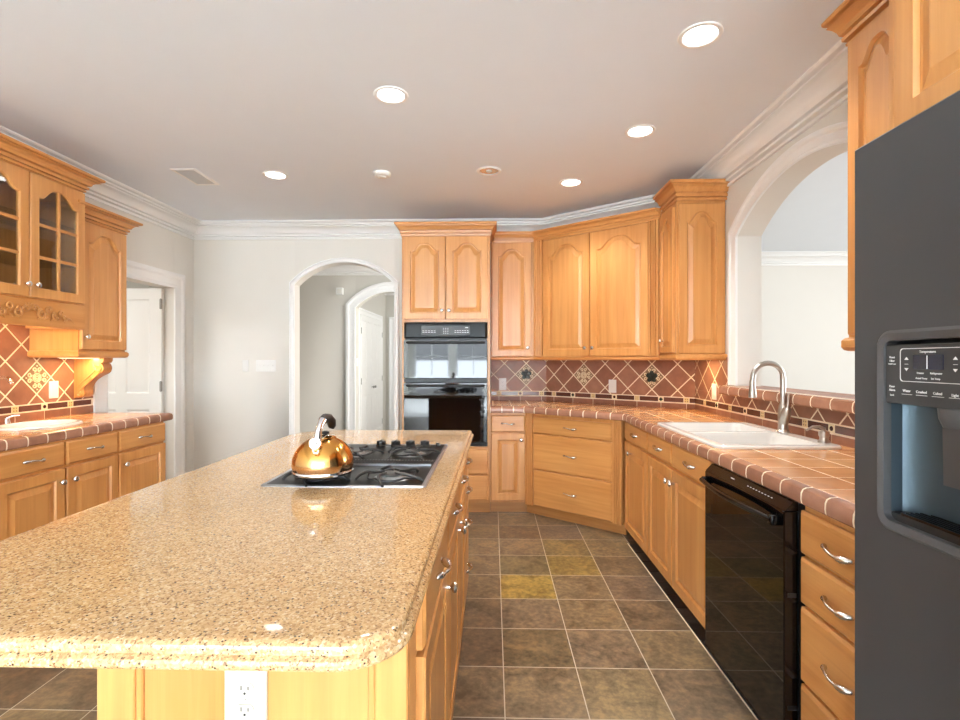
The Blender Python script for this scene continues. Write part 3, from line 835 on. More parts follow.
# cabinet over the refrigerator, with its full-height side panel
t = thing('wall_cabinet', 'deep maple cabinet over the refrigerator', 'cabinet', (0.96, 1.258, 0), -PI/2)
w = 1.258-0.17
carcass(t, 0.0, w, 0, XR-0.96, 1.84, 2.47)
door(t, 0.04, w/2-0.002, 1.85, 2.45, 0.06); door(t, w/2+0.002, w-0.03, 1.85, 2.45, 0.06)
obj('side_panel', MB().box(0.0, 0.026, 0.08, XR-0.96, 0.0, 1.84), 'wood', t)
crown(t, [(0, 0.2), (0, 0), (w, 0)], 2.46, 2.552, 0.09)

# ------------------------------------------------------------------ refrigerator
FX = 0.785
fr = thing('refrigerator', 'dark grey side-by-side refrigerator with water and ice dispenser', 'refrigerator', (FX-0.003, 1.122, 0), -PI/2)
W = 0.905
obj('cabinet_body', MB().box(0.006, W-0.006, 0.075, 0.81, 0.03, 1.77, 0.006), 'fridge_body', fr)
# freezer door with a recess for the dispenser (front skin y = 0)
fw = 0.405
nx0, nx1, nz0, nz1 = 0.083, 0.325, 1.0, 1.362
mb = MB()
n = 6
hole = rrect(nx0, nx1, nz0, nz1, 0.022, 0, n)
out_ = []
for (x, z) in hole:   # matching outer loop, corner to corner
    cx, cz = (nx0+nx1)/2, (nz0+nz1)/2
    out_.append((x, z))
corners = [(0.004, 0.054), (fw-0.004, 0.054), (fw-0.004, 1.771), (0.004, 1.771)]
outer_l = []
for c in range(4):
    for k in range(n+1): outer_l.append(corners[c])
def L3(pts, y): return [(x, y, z) for x, z in pts]
bevel0 = [(0.0, 0.05), (fw, 0.05), (fw, 1.775), (0.0, 1.775)]
ob = [bevel0[c] for c in range(4) for k in range(n+1)]
mb.loft([L3(ob, 0.07), L3(ob, 0.004), L3(outer_l, 0.0), L3(hole, 0.0), L3(hole, 0.07)], True, True, False)
bmesh.ops.remove_doubles(mb.bm, verts=mb.bm.verts, dist=1e-6)
fd = obj('freezer_door', mb, 'slate_metal', fr)
# other door
mb = MB(); x0 = fw+0.008
o2 = lambda d, y: [(x0+d, y, 0.05+d), (W-d, y, 0.05+d), (W-d, y, 1.775-d), (x0+d, y, 1.775-d)]
mb.loft([o2(0, 0.07), o2(0, 0.004), o2(0.004, 0)], True, True, True); rd = obj('fridge_door', mb, 'slate_metal', fr)
for dr, hx in ((fd, fw-0.035), (rd, x0+0.035)):
    mb = MB(); mb.tube([(hx, 0.0, 0.62), (hx, -0.04, 0.64), (hx, -0.055, 0.7), (hx, -0.055, 1.6), (hx, -0.04, 1.66), (hx, 0.0, 1.68)], 0.013, 10); obj('handle', mb, 'slate_metal', dr)
obj('toe_grille', MB().box(0.01, W-0.01, 0.08, 0.1, 0.0, 0.05), 'black', fr)
# dispenser
mb = MB()
hb = rrect(nx0-0.012, nx1+0.012, nz0-0.014, nz1+0.016, 0.034, 0, n)
hi = rrect(nx0+0.004, nx1-0.004, nz0+0.004, nz1-0.004, 0.018, 0, n)
mb.loft([L3(hb, 0.002), L3(hb, -0.003), L3(rrect(nx0-0.008, nx1+0.008, nz0-0.010, nz1+0.010, 0.03, 0, n), -0.006), L3(hi, -0.002), L3(hi, 0.02), L3(hb, 0.01)])
dis = obj('dispenser', mb, 'fridge_grey', fr)
pz = 1.235
obj('panel', MB().box(nx0+0.004, nx1-0.004, 0.002, 0.03, pz, nz1-0.012, 0.002), 'fridge_panel', dis)
mb = MB()   # curved niche: half-round back wall
arc = []
for k in range(15):
    a_ = PI*k/14; arc.append(((nx0+nx1)/2-(nx1-nx0-0.012)/2*math.cos(a_), 0.012+0.056*math.sin(a_)**0.7))
mb.loft([[(x, y, nz0+0.02) for x, y in arc], [(x, y, pz) for x, y in arc]], False)
obj('niche', mb, 'niche', dis)
mb = MB(); mb.prism([(x, y) for x, y in arc], lambda p: (p[0], p[1], nz0+0.004), lambda p: (p[0], p[1], nz0+0.018)); tr = obj('drip_tray', mb, 'black', dis)
mb = MB()
for k in range(6): mb.box(nx0+0.03, nx1-0.03, 0.012+k*0.009, 0.016+k*0.009, nz0+0.018, nz0+0.023)
obj('tray_bars', mb, 'black_gloss', tr)
mb = MB(); mb.lathe([(0.034, 1.236), (0.032, 1.215), (0.026, 1.20)], ((nx0+nx1)/2+0.008, 0.04, 0), 'z', 20); obj('ice_chute', mb, 'fridge_grey', dis)
mb = MB(); mb.loft([[(nx0+0.10, 0.03, 1.2), (nx0+0.165, 0.03, 1.2), (nx0+0.165, 0.036, 1.2), (nx0+0.10, 0.036, 1.2)], [(nx0+0.085, 0.045, 1.09), (nx0+0.18, 0.045, 1.09), (nx0+0.18, 0.052, 1.09), (nx0+0.085, 0.052, 1.09)]], True, True, True); obj('paddle', mb, 'fridge_grey', dis)
# panel print
py = 0.0012
mb = MB()
R1 = lambda d: rrect(nx0+0.041+d, nx0+0.190-d, 1.279+d, 1.342-d, 0.006, 0, 4)
mb.loft([L3(R1(0), py), L3(R1(0.0012), py), L3(R1(0.0012), py+0.001), L3(R1(0), py+0.001), L3(R1(0), py)]); obj('panel_outline', mb, 'print', dis)
obj('display', MB().box(nx0+0.072, nx0+0.135, py-0.0003, py+0.001, 1.303, 1.329), 'lcd', dis)
obj('display_divider', MB().box(nx0+0.102, nx0+0.1035, py-0.0008, py+0.001, 1.304, 1.328), 'print', dis)
mb = MB()
for xx in (nx0+0.056, nx0+0.158):
    for s_, zc in ((1, 1.3225), (-1, 1.3025)):
        mb.prism([(xx-0.0045, zc-0.0022*s_), (xx+0.0045, zc-0.0022*s_), (xx, zc+0.003*s_)], lambda p: (p[0], py, p[1]), lambda p: (p[0], py+0.001, p[1]))
    mb.box(xx-0.004, xx+0.004, py, py+0.001, 1.3118, 1.3126)
obj('arrows', mb, 'print', dis)
cxm = nx0+0.103
for s_, x, z, sz in (('Temperature', cxm, 1.333, 0.0065), ('Freezer', nx0+0.088, 1.2945, 0.005), ('Refrigerator', nx0+0.121, 1.2945, 0.005), ('Actual Temp', nx0+0.090, 1.285, 0.0048), ('Set Temp', nx0+0.120, 1.285, 0.0048),
                     ('Reset', nx0+0.022, 1.3235, 0.006), ('Filter', nx0+0.022, 1.3165, 0.006), ('Hold 3 sec', nx0+0.022, 1.311, 0.0042),
                     ('Door', nx0+0.022, 1.2665, 0.006), ('Alarm', nx0+0.022, 1.2595, 0.006), ('Lock', nx0+0.022, 1.2500, 0.005),
                     ('Water', nx0+0.057, 1.2595, 0.0068), ('Crushed', nx0+0.090, 1.2590, 0.0068), ('Cubed', nx0+0.124, 1.2585, 0.0068), ('Light', nx0+0.158, 1.2575, 0.0068)):
    text('lettering', s_, sz, dis, (x, py, z))
mb = MB()
for x in (0.057, 0.090, 0.124, 0.158): mb.box(nx0+x-0.012, nx0+x+0.012, py, py+0.001, 1.2545, 1.2553)
obj('underline', mb, 'print', dis)

# ------------------------------------------------------------------ tiled counters and backsplashes
NOSE = [(0.0, 0.872), (0.022, 0.872), (0.026, 0.876), (0.028, 0.890), (0.027, 0.908), (0.022, 0.919), (0.012, 0.924), (-0.008, 0.926), (-0.008, 0.915), (0, 0.905)]
def nose_pieces(path, step, dz=0.0, phase=0.0, prof=NOSE, g=0.0085):
    mb = MB(); P = [Vector(p) for p in path]
    for i in range(len(P)-1):
        d = (P[i+1]-P[i]); L = d.length; d.normalize(); nr = Vector((d.y, -d.x))
        def turn(j):
            a_ = (P[j]-P[j-1]).normalized(); b_ = (P[j+1]-P[j]).normalized()
            return math.tan(math.atan2(a_.x*b_.y-a_.y*b_.x, a_.dot(b_))/2)
        k0 = turn(i) if i > 0 else 0; k1 = turn(i+1) if i < len(P)-2 else 0
        n = max(1, round(L/step)); st = L/n
        for k in range(n):
            a_, b_ = k*st+g/2, (k+1)*st-g/2
            ka = k0 if k == 0 else 0; kb = k1 if k == n-1 else 0
            loops = []
            for tt, kk, s in ((a_, -ka, -1), (b_, kb, 1)):
                loops.append([(P[i].x+d.x*(tt+kk*o)+nr.x*o, P[i].y+d.y*(tt+kk*o)+nr.y*o, z+dz) for o, z in prof])
            mb.loft(loops, True, True, True)
    return mb
def tiles_on(mb, region, org, ang, step, z0, z1, g=0.006):
    """square tiles filling a convex plan region, grid turned by ang about org"""
    reg = offset_convex(region, g/2)
    ca, sa = math.cos(ang), math.sin(ang)
    loc = [((x-org[0])*ca+(y-org[1])*sa, -(x-org[0])*sa+(y-org[1])*ca) for x, y in region]
    i0 = math.floor(min(p[0] for p in loc)/step)-1; i1 = math.ceil(max(p[0] for p in loc)/step)+1
    j0 = math.floor(min(p[1] for p in loc)/step)-1; j1 = math.ceil(max(p[1] for p in loc)/step)+1
    for i in range(i0, i1):
        for j in range(j0, j1):
            q = [(i*step+g/2, j*step+g/2), ((i+1)*step-g/2, j*step+g/2), ((i+1)*step-g/2, (j+1)*step-g/2), (i*step+g/2, (j+1)*step-g/2)]
            q = [(org[0]+x*ca-y*sa, org[1]+x*sa+y*ca) for x, y in q]
            q = clip_to(q, reg)
            if len(q) < 3 or abs(area_of(q)) < 2e-4: continue
            mb.loft([[(x, y, z0) for x, y in q], [(x, y, z1-0.0015) for x, y in q], [(x, y, z1) for x, y in shrink(q, 0.002)]], True, False, True)
STEP = 0.16
STEPE = 0.1125
ce0 = (-0.022, 4.335); EO = 3.562
ce1 = (on_diag_y(4.335, EO), 4.335); ce2 = (0.955+0.027, on_diag_x(0.982, EO)); ce3 = (0.982, 1.256)
ct = thing('countertop', 'terracotta tiled counter running from the oven round the sink to the refrigerator', 'countertop', (0, 0, 0))
SX0, SX1, SY0, SY1 = 1.025, 1.53, 2.29, 3.12
A = [ce0, ce1, CL, (-0.022, YB)]
B = [ce1, ce2, CR, CL]
k = (CR[1]-ce2[1])/(CR[0]-ce2[0])
C1 = [(0.982, SY1), (XR, SY1), CR, ce2]
C2 = [(0.982, SY0), (SX0, SY0), (SX0, SY1), (0.982, SY1)]
C3 = [(SX1, SY0), (XR, SY0), (XR, SY1), (SX1, SY1)]
C4 = [(0.982, 1.256), (XR, 1.256), (XR, SY0), (0.982, SY0)]
mb = MB()
for r in (A, B, C1, C2, C3, C4): mb.prism(r, lambda p: (p[0], p[1], 0.875), lambda p: (p[0], p[1], 0.9248))
obj('grout_bed', mb, 'grout', ct)
mb = MB(); ins = 0.03
def inset_front(r, e): return r
tiles_on(mb, [(ce0[0], 4.343), (ce1[0]+0.005, 4.343), CL, (-0.022, YB)], (0.0, 4.343), 0, STEP, 0.915, 0.926)
fa = diag(0, EO+0.008)
B2 = [(ce1[0]+0.003, 4.343), (0.990, on_diag_x(0.990, EO+0.008)), CR, CL]
tiles_on(mb, B2, (B2[0][0], B2[0][1]), -DA, STEP, 0.915, 0.926)
tiles_on(mb, [(0.990, SY1), (XR, SY1), CR, (0.990, on_diag_x(0.990, EO+0.008))], (0.990, 1.256), 0, STEP, 0.915, 0.926)
tiles_on(mb, [(0.990, SY0), (SX0, SY0), (SX0, SY1), (0.990, SY1)], (0.990, 1.256), 0, STEP, 0.915, 0.926)
tiles_on(mb, C3, (0.990, 1.256), 0, STEP, 0.915, 0.926)
tiles_on(mb, [(0.990, 1.256), (XR, 1.256), (XR, SY0), (0.990, SY0)], (0.990, 1.256), 0, STEP, 0.915, 0.926)
obj('tile_surface', mb, 'tile_top', ct)
obj('edge_tiles', nose_pieces([ce0, ce1, ce2, ce3], STEPE), 'tile_edge', ct)
obj('edge_grout', MB().sweep([ce0, ce1, ce2, ce3], [(o-0.0008 if o > 0 else o, min(z, 0.9245)+ (0.001 if z < 0.88 else 0)) for o, z in NOSE]), 'grout', ct)

# left counter
LZ = 0.008
LC0, LC1 = 1.95, 3.69
LXE = -2.385
lt = thing('countertop', 'tiled counter with dark edge tiles on the left wall, holding the white bar sink', 'countertop', (0, 0, 0))
lsx, lsy, lrx, lry = -2.675, 2.93, 0.175, 0.215
mb = MB()
hx0, hx1, hy0, hy1 = lsx-lrx+0.02, lsx+lrx-0.02, lsy-lry+0.02, lsy+lry-0.02
regs = [[(XL, LC0), (LXE, LC0), (LXE, hy0), (XL, hy0)], [(XL, hy1), (LXE, hy1), (LXE, LC1-0.028), (XL, LC1-0.028)], [(XL, hy0), (hx0, hy0), (hx0, hy1), (XL, hy1)], [(hx1, hy0), (LXE, hy0), (LXE, hy1), (hx1, hy1)]]
for r in regs: mb.prism(r, lambda p: (p[0], p[1], 0.875+LZ), lambda p: (p[0], p[1], 0.9248+LZ))
obj('grout_bed', mb, 'grout', lt)
mb = MB()
for r in regs:
    r = [(min(x, LXE-0.008), min(y, LC1-0.036)) for x, y in r]
    tiles_on(mb, r, (LXE-0.008, LC1-0.036), 0, STEP, 0.915+LZ, 0.926+LZ)
obj('tile_surface', mb, 'tile_top', lt)
lpath = [(LXE, LC0), (LXE, LC1-0.028), (XL, LC1-0.028)]
lpath_r = [(p[0], p[1]) for p in lpath]
obj('edge_tiles', nose_pieces(lpath_r, STEP, LZ, prof=NOSE), 'tile_edge', lt) if False else None
NOSEL = [(-o, z) for o, z in NOSE]
lp2 = list(reversed(lpath))
def mirror_nose():
    # travelling so that the room lies to the right: along +Y the room (+X) is on the right
    return nose_pieces(lpath, STEPE, LZ)
obj('edge_tiles', mirror_nose(), 'tile_edge', lt)
obj('edge_grout', MB().sweep(lpath, [(o-0.0008 if o > 0 else o, min(z, 0.9245)+LZ) for o, z in NOSE]), 'grout', lt)

HD = 0.1064
def flower(parent, x, z, r, mat='petal'):
    mb = MB()
    for k in range(5):
        a_ = 2*PI*k/5+0.3
        cx, cz = x+r*0.62*math.cos(a_), z+r*0.62*math.sin(a_)
        lp = []
        for m in range(10):
            b_ = 2*PI*m/10
            lx, lz = r*0.44*math.cos(b_), r*0.40*math.sin(b_)
            lp.append((cx+lx*math.cos(a_)-lz*math.sin(a_), cz+lx*math.sin(a_)+lz*math.cos(a_)))
        mb.loft([[(p, -0.010, q) for p, q in lp], [(p, -0.014, q) for p, q in lp], [(cx+(p-cx)*.5, -0.017, cz+(q-cz)*.5) for p, q in lp]], True, False, True)
    mb.lathe([(r*0.25, 0.010), (r*0.22, 0.018), (r*0.05, 0.02)], (x, 0, z), '-y', 10)
    return obj('flower', mb, mat, parent)
def scrolls(parent, x, z, h, ring=True):
    mb = MB()
    for k in range(4):
        a_ = PI/2*k
        for s in (-1, 1):
            P = []
            for m in range(13):
                u = m/12; rr = h*(0.17-0.12*u); b_ = s*(u*2.3*PI)
                bx = h*0.60*math.cos(a_+s*0.36)*0.98; bz = h*0.60*math.sin(a_+s*0.36)*0.98
                P.append((x+bx+rr*math.cos(b_+a_+PI), -0.011, z+bz+rr*math.sin(b_+a_+PI)))
            mb.tube(P, h*0.045, 5)
        tip = (x+h*0.80*math.cos(a_), -0.011, z+h*0.80*math.sin(a_))
        mb.lathe([(h*0.06, 0.009), (h*0.04, 0.014)], (tip[0], 0, tip[2]), '-y', 6)
    if not ring:
        for k in range(3):
            P = [(x+h*(0.1+0.1*k)*math.cos(2*PI*m/16), -0.011, z+h*(0.1+0.1*k)*math.sin(2*PI*m/16)) for m in range(17)]
            mb.tube(P, h*0.035, 5)
    return obj('scrollwork', mb, 'scroll', parent)
def splash(label, loc, rz, w, z_top, acc0, z_base=0.926, z1=0.966, z2=0.972, z3=1.016, zc=1.18, name='tile_backsplash', trim_top=None, cell=0.207, ph=0.0, extra=None):
    r = thing(name, label, 'backsplash', loc, rz)
    obj('grout_bed', MB().box(0, w, -0.0086, -0.001, z_base, z_top), 'grout', r)
    if extra: obj('grout_bed', MB().box(extra[0], extra[1], -0.0086, -0.001, z_top, extra[2]), 'grout', r)
    regs = [[(0.003, z3+0.004), (w-0.003, z3+0.004), (w-0.003, z_top), (0.003, z_top)]]
    if extra: regs.append([(extra[0]+0.003, z_top), (extra[1], z_top), (extra[1], extra[2]), (extra[0]+0.003, extra[2])])
    mb = MB(); acc = []
    n = int(w/HD)+4
    for i in range(-n, n):
        for j in range(-3, 5):
            if (i+j) % 2: continue
            cx, cz = acc0+i*HD, zc+j*HD
            h = HD-0.0058
            q0 = [(cx, cz-h), (cx+h, cz), (cx, cz+h), (cx-h, cz)]
            for ri, reg in enumerate(regs):
                q = clip_to(q0, reg)
                if len(q) < 3 or abs(area_of(q)) < 1e-4: continue
                if j == 0 and i % 6 == 0 and ri == 0:
                    acc.append((cx, cz, q, i//6)); continue
                mb.loft([[(x, -0.004, z) for x, z in q], [(x, -0.0085, z) for x, z in q], [(x, -0.010, z) for x, z in shrink(q, 0.002)]], True, False, True)
    obj('field_tiles', mb, 'tile', r)
    for cx, cz, q, i in acc:
        mb = MB(); mb.loft([[(x, -0.004, z) for x, z in q], [(x, -0.009, z) for x, z in q], [(x, -0.010, z) for x, z in shrink(q, 0.002)]], True, False, True)
        a_ = obj('accent_tile', mb, 'accent_bg', r)
        whole = len(q) == 4 and abs(area_of(q)) > 1.9*HD*HD*0.9
        if whole:
            scrolls(a_, cx, cz, HD*0.9, ring=(accent_kind[0] % 2 == 0))
            if accent_kind[0] % 2 == 0: flower(a_, cx, cz, HD*0.47)
        else:
            mb = MB()
            for k in range(26):
                x = random.uniform(0.006, cx+HD*.8); z = cz+random.uniform(-.8, .8)*HD
                if abs(x-cx)+abs(z-cz) < HD*0.85: mb.lathe([(0.006, 0.009), (0.004, 0.013)], (x, 0, z), '-y', 6)
            obj('scrollwork', mb, 'cream', a_)
        accent_kind[0] += 1
    # base row and liner strip
    mb = MB(); mb2 = MB(); k = 0; x = -cell+ph
    dots = []
    while x < w:
        a_, b_ = max(0.003, x+0.002), min(w-0.003, x+cell-0.002)
        if b_-a_ > 0.01: mb.box(a_, b_, -0.010, -0.004, z_base, z1, 0.0012)
        a2, b2 = max(0.003, x+0.024), min(w-0.003, x+cell-0.024)
        if b2-a2 > 0.01: mb2.box(a2, b2, -0.010, -0.004, z2+0.004, z3-0.004, 0.001)
        if 0.02 < x < w-0.02: dots.append(x)
        x += cell
    obj('base_row', mb, 'tile', r)
    obj('liner_tiles', mb2, 'liner', r)
    for k, x in enumerate(dots):
        zc_ = (z2+z3)/2; s_ = (z3-z2)/2-0.003
        kind = (k+accent_kind[0]) % 4
        mb = MB(); mb.box(x-s_, x+s_, -0.010, -0.004, zc_-s_, zc_+s_, 0.001)
        a_ = obj('dot_tile', mb, ('scroll', 'cream', 'scroll', 'cream')[kind], r)
        mb = MB()
        if kind == 0:
            for (dx, dz) in ((1, 0), (-1, 0), (0, 1), (0, -1), (0, 0)): mb.lathe([(s_*0.42, 0.009), (s_*0.36, 0.012)], (x+dx*s_*.45, 0, zc_+dz*s_*.45), '-y', 8)
            obj('motif', mb, 'petal', a_)
        elif kind == 2:
            mb.lathe([(s_*0.7, 0.009), (s_*0.55, 0.013), (s_*0.1, 0.014)], (x, 0, zc_), '-y', 10); obj('motif', mb, 'maroon', a_)
        else:
            for (dx, dz) in ((1, 1), (-1, 1), (1, -1), (-1, -1)): mb.lathe([(s_*0.3, 0.009), (s_*0.2, 0.011)], (x+dx*s_*.45, 0, zc_+dz*s_*.45), '-y', 6)
            obj('motif', mb, 'accent_bg', a_)
    return r
accent_kind = [0]
splash('short tiled backsplash on the back wall beside the oven tower', (-0.02, YB, 0), 0, CL[0]+0.02, 1.34, 0.345, ph=0.08)
dl = (Vector(CR)-Vector(CL)).length
accent_kind[0] = 1
splash('wide tiled backsplash on the angled corner wall with two decorative diamonds', (CL[0], CL[1], 0), -DA, dl, 1.34, 0.41, ph=0.09)
accent_kind[0] = 3
ry0 = CR[1]
splash('tiled backsplash behind the kitchen sink, under the pass-through ledge', (XR, ry0, 0), -PI/2, ry0-1.256, 1.084, 0.045, ph=0.19, extra=(0.0, ry0-3.5, 1.34))
accent_kind[0] = 1
splash('tiled backsplash above the bar sink on the left wall', (XL, LC0, 0), PI/2, 3.70-LC0, 1.655, 3.225-LC0, ph=0.09, z_base=0.934, z1=0.985, z2=0.99, z3=1.034, zc=1.205)
# ledge of the pass-through
lg = thing('pass_through_ledge', 'terracotta tiled ledge along the bottom of the arched pass-through', 'ledge', (0, 0, 0))
ly0, ly1 = 1.5, 3.53
mb = MB(); mb.box(1.575, XR+0.2, ly0, ly1, 1.10, 1.1458); obj('grout_bed', mb, 'grout', lg)
LN = [(0.0, 1.086), (0.02, 1.088), (0.028, 1.096), (0.03, 1.115), (0.026, 1.135), (0.016, 1.144), (-0.03, 1.147), (-0.03, 1.13), (0, 1.13)]
LN = [(o, z) for o, z in LN]
obj('edge_tiles', nose_pieces([(1.575, ly1), (1.575, ly0)], 0.15, prof=LN), 'tile_edge', lg)
obj('edge_grout', MB().sweep([(1.575, ly1), (1.575, ly0)], [(o-0.0008 if o > 0 else o, min(z, 1.1455)) for o, z in LN]), 'grout', lg)
mb = MB(); tiles_on(mb, [(1.605, ly0), (XR+0.2, ly0), (XR+0.2, ly1), (1.605, ly1)], (1.605, ly1), 0, STEP, 1.14, 1.147); obj('tile_surface', mb, 'tile', lg)

# ------------------------------------------------------------------ left wall cabinets (local x runs away from the camera)
def left(name, label, cat, x, y_near, group=None): return thing(name, label, cat, (x, y_near, 0), PI/2, group)
LX = -2.372
labs = ['maple base cabinet at the near end of the left wall counter',
        'maple base cabinet under the bar sink with its knob facing the middle unit',
        'middle maple base cabinet of the left wall run, drawer over a panelled door',
        'end maple base cabinet of the left wall run, beside the white doorway']
ys = [1.92, 2.34, 2.745, 3.142, 3.605]
for k in range(4):
    t = left('base_cabinet', labs[k], 'cabinet', LX, ys[k])
    w = ys[k+1]-ys[k]-0.002
    if k in (1, 2):
        mb = MB(); mb.box(0, w, 0, 0.56, 0.1, 0.7); mb.box(0, w, 0, 0.018, 0.7, 0.878)
        obj('carcass', mb, 'wood', t)
    else: carcass(t, 0, w, 0, 0.56, 0.1, 0.878)
    toe(t, 0, w)
    drawer(t, 0.006, w-0.006, 0.74, 0.868); kx_ = w-0.04 if k in (0, 1) else 0.04
    door(t, 0.006, w-0.006, 0.12, 0.725, 0, (kx_, 0.655))
# glazed cabinet with carved valance
t = left('glass_cabinet', 'maple wall cabinet with two glazed doors and a carved valance', 'cabinet', -2.60, 2.378)
w = 3.160-2.378; dp = XL*-1-2.60-0.012
mb = MB()
mb.box(0, 0.018, 0, dp, 1.66, 2.40); mb.box(w-0.018, w, 0, dp, 1.52, 2.40); mb.box(0, 0.018, 0, dp, 1.52, 1.66)
mb.box(0.018, w-0.018, 0, dp, 1.655, 1.675); mb.box(0.018, w-0.018, 0, dp, 2.38, 2.40); mb.box(0.018, w-0.018, dp-0.01, dp, 1.675, 2.38)
obj('carcass', mb, 'wood', t)
for z in (1.90, 2.14): obj('glass_shelf', MB().box(0.02, w-0.02, 0.03, dp-0.012, z, z+0.006), 'glass', t)
ha = w/2
for x0, x1, kn in ((0.006, ha-0.003, ha-0.03), (ha+0.003, w-0.006, ha+0.03)):
    dwid = x1-x0; hgt = 2.372-1.672
    d = obj('door', door_mesh(dwid, hgt, 0.055, 0.07, 0.02, True), 'wood', t, (x0, 0, 1.672))
    obj('glass_pane', MB().box(0.05, dwid-0.05, -0.010, -0.007, 0.05, hgt-0.05), 'glass', d)
    mb = MB(); mb.box(dwid/2-0.009, dwid/2+0.009, -0.018, -0.003, 0.05, hgt-0.052, 0.002)
    for zz in (0.235, 0.42): mb.box(0.05, dwid-0.05, -0.017, -0.004, zz-0.009, zz+0.009, 0.002)
    obj('muntin', mb, 'wood', d)
    put('knob', KNOB, d, (kn-x0, -0.018, 0.07))
crown(t, [(0, dp), (0, 0), (w, 0), (w, dp)], 2.385, 2.484, 0.082)
va = obj('valance', MB().box(0.0, w, -0.012, 0.008, 1.512, 1.662, 0.003), 'woodx', t)
mb = MB()
def curl(x, z, r, turns, s, a0, tr):
    P = []; R = []
    for m in range(20):
        u = m/19; rr = r*(1-0.8*u); a_ = a0+s*u*turns*2*PI
        P.append((x+rr*math.cos(a_), -0.017-0.005*math.sin(PI*u), z+rr*math.sin(a_))); R.append(tr*1.25*(1-0.5*u))
    mb.tube(P, R, 6)
for s in (1, -1):
    c = w/2
    curl(c+s*0.075, 1.583, 0.028, 1.3, s, PI/2, 0.007); curl(c+s*0.125, 1.612, 0.024, 1.2, -s, -PI/2, 0.006)
    curl(c+s*0.165, 1.575, 0.022, 1.2, s, PI/2, 0.006); curl(c+s*0.205, 1.60, 0.017, 1.1, -s, -PI/2, 0.005)
    curl(c+s*0.235, 1.572, 0.014, 1.1, s, PI/2, 0.004); curl(c+s*0.03, 1.61, 0.02, 1.1, s, 0, 0.006)
    P = [(c+s*(0.24+0.07*m/8), -0.014, 1.567-0.004*m+0.018*math.sin(m/8*PI)) for m in range(9)]
    mb.tube(P, [0.006*(1-0.1*m) for m in range(9)], 6)
    for m in range(5):
        x = c+s*(0.05+0.045*m); z = 1.556+0.008*(m % 2)
        mb.tube([(x, -0.013, z-0.012), (x+s*0.012, -0.018, z), (x+s*0.026, -0.013, z+0.006)], [0.002, 0.007, 0.002], 6)
for m in range(5):
    a_ = PI/2+(m-2)*0.5
    mb.tube([(w/2, -0.013, 1.60), (w/2+0.02*math.cos(a_), -0.02, 1.60+0.02*math.sin(a_)), (w/2+0.042*math.cos(a_), -0.013, 1.60+0.042*math.sin(a_))], [0.005, 0.009, 0.002], 6)
obj('carving', mb, 'wood', va)
# lower end cabinet by the doorway
t = left('wall_cabinet', 'maple wall cabinet with one arched door beside the white doorway', 'cabinet', -2.645, 3.172)
w = 3.588-3.172; dp = 2.97-2.645
carcass(t, 0, w, 0, dp, 1.345, 2.23)
door(t, 0.01, w-0.008, 1.39, 2.212, 0.07, (0.032, 1.47))
crown(t, [(0, dp), (0, 0), (w, 0), (w, dp)], 2.222, 2.318, 0.078)
obj('light_rail', MB().sweep([(0, dp), (0, 0), (w, 0), (w, dp)], RAIL(1.335, 1.38)), 'woodx', t)
# corbel under it
cb = left('corbel', 'carved scroll corbel bracket under the end wall cabinet', 'bracket', XL+0.0115, 3.515)
pr = [(0, 1.335), (0.215, 1.335), (0.215, 1.315), (0.205, 1.300)]
for m in range(9): 
    a_ = PI*0.35-m/8*PI*0.75; pr.append((0.165+0.045*math.cos(a_), 1.262+0.045*math.sin(a_)))
for m in range(1, 8):
    u = m/8; pr.append((0.165-0.10*u-0.02*math.sin(PI*u), 1.215-0.115*u+0.008*math.sin(PI*u)))
for m in range(7):
    a_ = PI*0.2-m/6*PI*0.9; pr.append((0.045+0.03*math.cos(a_), 1.085+0.03*math.sin(a_)))
pr += [(0, 1.05)]
mb = MB(); mb.prism(pr, lambda p: (0.0, -p[0], p[1]), lambda p: (0.085, -p[0], p[1])); obj('bracket', mb, 'wood', cb)
mb = MB()
P = [(-0.001, -0.175-0.02*math.cos(m/10*2*PI), 1.262+0.02*math.sin(m/10*2*PI)) for m in range(11)]
mb.tube(P, 0.005, 6)
P = [(-0.001, -0.195, 1.262), (-0.001, -0.19, 1.235), (-0.001, -0.15, 1.2), (-0.001, -0.09, 1.15), (-0.001, -0.05, 1.115), (-0.001, -0.03, 1.09)]
mb.tube(P, 0.006, 6)
P = [(-0.001, -0.14, 1.285), (-0.001, -0.15, 1.25), (-0.001, -0.12, 1.215), (-0.001, -0.06, 1.165), (-0.001, -0.025, 1.13)]
mb.tube(P, 0.005, 6)
P = [(-0.001, -0.04-0.016*math.cos(m/10*2*PI), 1.082+0.016*math.sin(m/10*2*PI)) for m in range(11)]
mb.tube(P, 0.005, 6)
obj('carving', mb, 'wood', cb)

# ------------------------------------------------------------------ sinks and taps
sk = thing('kitchen_sink', 'white double-bowl sink set in the tiled counter', 'sink', (0, 0, 0))
mb = MB()
z0, z1 = 0.9265, 0.941
ox0, ox1, oy0, oy1 = 0.995, 1.552, 2.27, 3.14
dv = 2.715
bowls = [(1.035, 1.475, 2.315, dv-0.018), (1.035, 1.475, dv+0.018, 3.095)]
def plate(a, b, c, d): mb.box(a, b, c, d, z0, z1, 0.004)
ring_o = rrect(ox0, ox1, oy0, oy1, 0.045, 0, 6)
ring_i = rrect(1.03, 1.48, 2.31, 3.10, 0.04, 0, 6)
mb.loft([[(x, y, z0) for x, y in ring_o], [(x, y, z1-0.006) for x, y in rrect(ox0, ox1, oy0, oy1, 0.045, 0, 6)], [(x, y, z1) for x, y in rrect(ox0, ox1, oy0, oy1, 0.045, 0.006, 6)], [(x, y, z1) for x, y in ring_i], [(x, y, z0-0.01) for x, y in ring_i]])
plate(1.03, 1.48, dv-0.017, dv+0.017)
obj('rim', mb, 'porcelain', sk)
